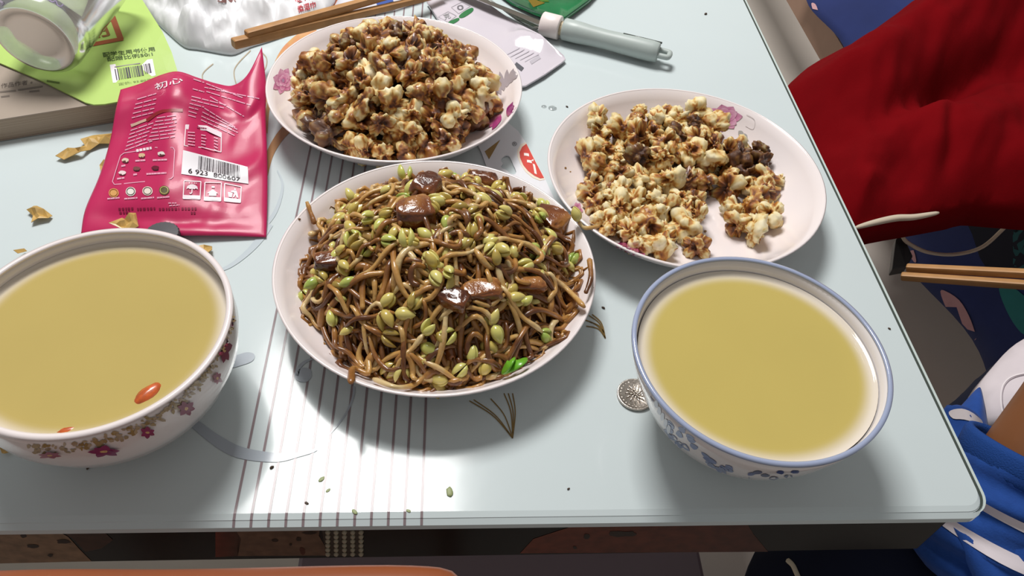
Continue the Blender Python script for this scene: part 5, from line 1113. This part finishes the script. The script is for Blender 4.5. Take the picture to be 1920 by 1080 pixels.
# jacket front hanging over the lap: white panel with a blue side and a stitched curve
out = [(1837, 730), (1848, 706), (1862, 688), (1890, 657), (1935, 628), (2000, 610), (2080, 640), (2060, 760), (1990, 820), (1900, 800), (1858, 790), (1846, 760)]
V, F, FT = puffy(dense(out, 3), -.20, lambda x, y, d: .035 * (1 - math.exp(-d / .03)) + .008 * noise.noise(Vector((x * .015, y * .015, 1))), 14, -.23); obj('jacket_front', V, F, M['whitecloth'], per); JB = bvh_of(V, FT)
decal('seam', [line_item(curve2([(1879, 772), (1877, 740), (1884, 718), (1902, 705), (1935, 698)]), 2.5, C(240, 232, 234)), line_item(curve2([(1882, 772), (1880, 740), (1887, 720), (1904, 708), (1935, 701)]), 1.5, C(150, 140, 146))], JB, M['sheet_print'], per, .0008)
out = [(1784, 798), (1800, 766), (1818, 743), (1834, 727), (1840, 730), (1845, 752), (1850, 780), (1852, 830), (1800, 832)]
V, F, FT = puffy(dense(out, 3), -.175, lambda x, y, d: .02 * (1 - math.exp(-d / .015)), 9, -.2); obj('jacket_side_panel', V, F, M['blue'], per)
out = [(1774, 768), (1785, 760), (1802, 760), (1825, 772), (1842, 790), (1838, 812), (1822, 850), (1790, 850)]
V, F, FT = puffy(dense(out, 3), -.145, lambda x, y, d: .02 * (1 - math.exp(-d / .015)), 9, -.175); obj('jacket_hem', V, F, M['blue'], per); HB_ = bvh_of(V, FT)
decal('hem_stripe', [(dense([(1780, 774), (1796, 768), (1816, 772), (1838, 788), (1836, 796), (1808, 788), (1788, 786)], 3), C(222, 212, 214))], HB_, M['sheet_print'], per, .0012, 8)
# trousers: hips and two legs, piping along the near one
v, f = tube(spline([HIP + Vector((.06, .0, -.0)), HIP * .5 + KNE * .5 + Vector((0, 0, .004)), KNE + Vector((-.012, 0, -.004)), KNE * .75 + ANK * .25, ANK * .9 + KNE * .1], 36), lambda t: .088 - .026 * sm(0, 1, t), 30, True, None, wob); obj('trouser_leg', v, f, M['navy'], per); TLB = bvh_of(v, f)
v, f = tube(spline([HIP2 + Vector((.06, 0, 0)), (HIP2 + KNE2) / 2, KNE2 + Vector((-.01, 0, -.004)), KNE2 * .75 + ANK2 * .25, ANK2 * .9 + KNE2 * .1], 36), lambda t: .088 - .026 * sm(0, 1, t), 30, True, None, wob); obj('trouser_leg', v, f, M['navy'], per)
pp = [cast(TLB, x, y, .001) for x, y in ((1479, 1052), (1488, 1060), (1494, 1072), (1502, 1090))]; pp = [p for p in pp if p]
if len(pp) > 2: v, f = tube(spline(pp, 12), .0022, 6); obj('piping', v, f, M['cream'], per)
for an_ in (ANK, ANK2):
    v, f = tube(spline([an_ + Vector((.03, 0, -.035)), an_ + Vector((-.03, 0, -.03)), an_ + Vector((-.1, 0, -.038)), an_ + Vector((-.17, 0, -.048))], 14), [.028, .034, .038, .04, .04, .04, .04, .04, .038, .036, .034, .03, .025, .018], 18, True, (1, .62)); obj('shoe', v, f, M['whitecloth'], per)
st = empty('stool', (.78, .39, -.75), 'wooden stool under the seated person at the right', 'stool')
bev(obj('seat', *box(.68, .98, .22, .54, -.425, -.395), M['orange'], st, False), .008)
for x in (.71, .95):
    for y in (.25, .51): obj('leg', *box(x - .018, x + .018, y - .018, y + .018, -.75, -.425), M['orange'], st, False)
# the pair of chopsticks in that hand
a, b = P(1700, 502, -.035), P(1920, 513, .004); chopstick(a, ext(a, b, .23), .0033, .0042, 'farther wooden chopstick of the pair held at the right of the table')
a, b = P(1690, 518, -.037), P(1920, 534, -.001); chopstick(a, ext(a, b, .23), .0033, .0042, 'nearer wooden chopstick of the pair held at the right of the table')

# ------------------------------------------------------------------ chair at the front, mauve stool under the table
ch = empty('chair', (-.22, .06, -.75), 'orange wooden chair with its rounded back rail at the bottom left', 'chair')
r0, r1 = P(-60, 1050, .09), P(770, 1058, .09); yb = r1.y - .012
v, f = tube(spline([(r0.x - .12, yb - .055, .06), (r0.x - .1, yb - .012, .082), (r0.x, yb, .085), ((r0.x + r1.x) / 2, yb, .085), (r1.x, yb, .085), (r1.x + .016, yb - .006, .083), (r1.x + .024, yb - .03, .075)], 40), .0125, 16); obj('back_rail', v, f, M['orange'], ch)
for x in (r0.x - .105, r1.x + .016): obj('back_post', *tube(spline([(x, yb - .035, .07), (x, yb - .07, -.3), (x, yb - .10, -.75)], 10), .014, 10), M['orange'], ch)
for x in (-.33, -.23, -.13): obj('back_slat', *tube([(x, yb - .014, .078), (x, yb - .06, -.29)], .009, 8), M['orange'], ch)
bev(obj('seat', *box(r0.x - .12, r1.x + .03, yb - .45, yb - .06, -.325, -.295), M['orange'], ch, False), .01)
for x in (r0.x - .1, r1.x + .01): obj('front_leg', *tube([(x, yb - .42, -.325), (x, yb - .43, -.75)], .014, 10), M['orange'], ch)
zt = -.30; sx0, sx1, sy1 = P(560, 1044, zt).x, P(1318, 1060, zt).x, .48
ms = empty('plastic_stool', ((sx0 + sx1) / 2, .40, -.75), 'mauve plastic stool pushed under the table front', 'stool')
v, f = slab([rrect(sx0, sx1, .22, sy1 + .06, .06, zt - .03, 10), rrect(sx0, sx1, .22, sy1 + .06, .06, zt - .004, 10), rrect(sx0 + .004, sx1 - .004, .224, sy1 + .056, .056, zt, 10)]); obj('seat', v, f, M['mauve'], ms, False)
for x in (sx0 + .04, sx1 - .04):
    for y in (.27, sy1 + .01): obj('leg', *tube([(x, y, zt - .02), (x + (.02 if x > 0 else -.02), y, -.75)], [.02, .016], 10), M['mauve'], ms)
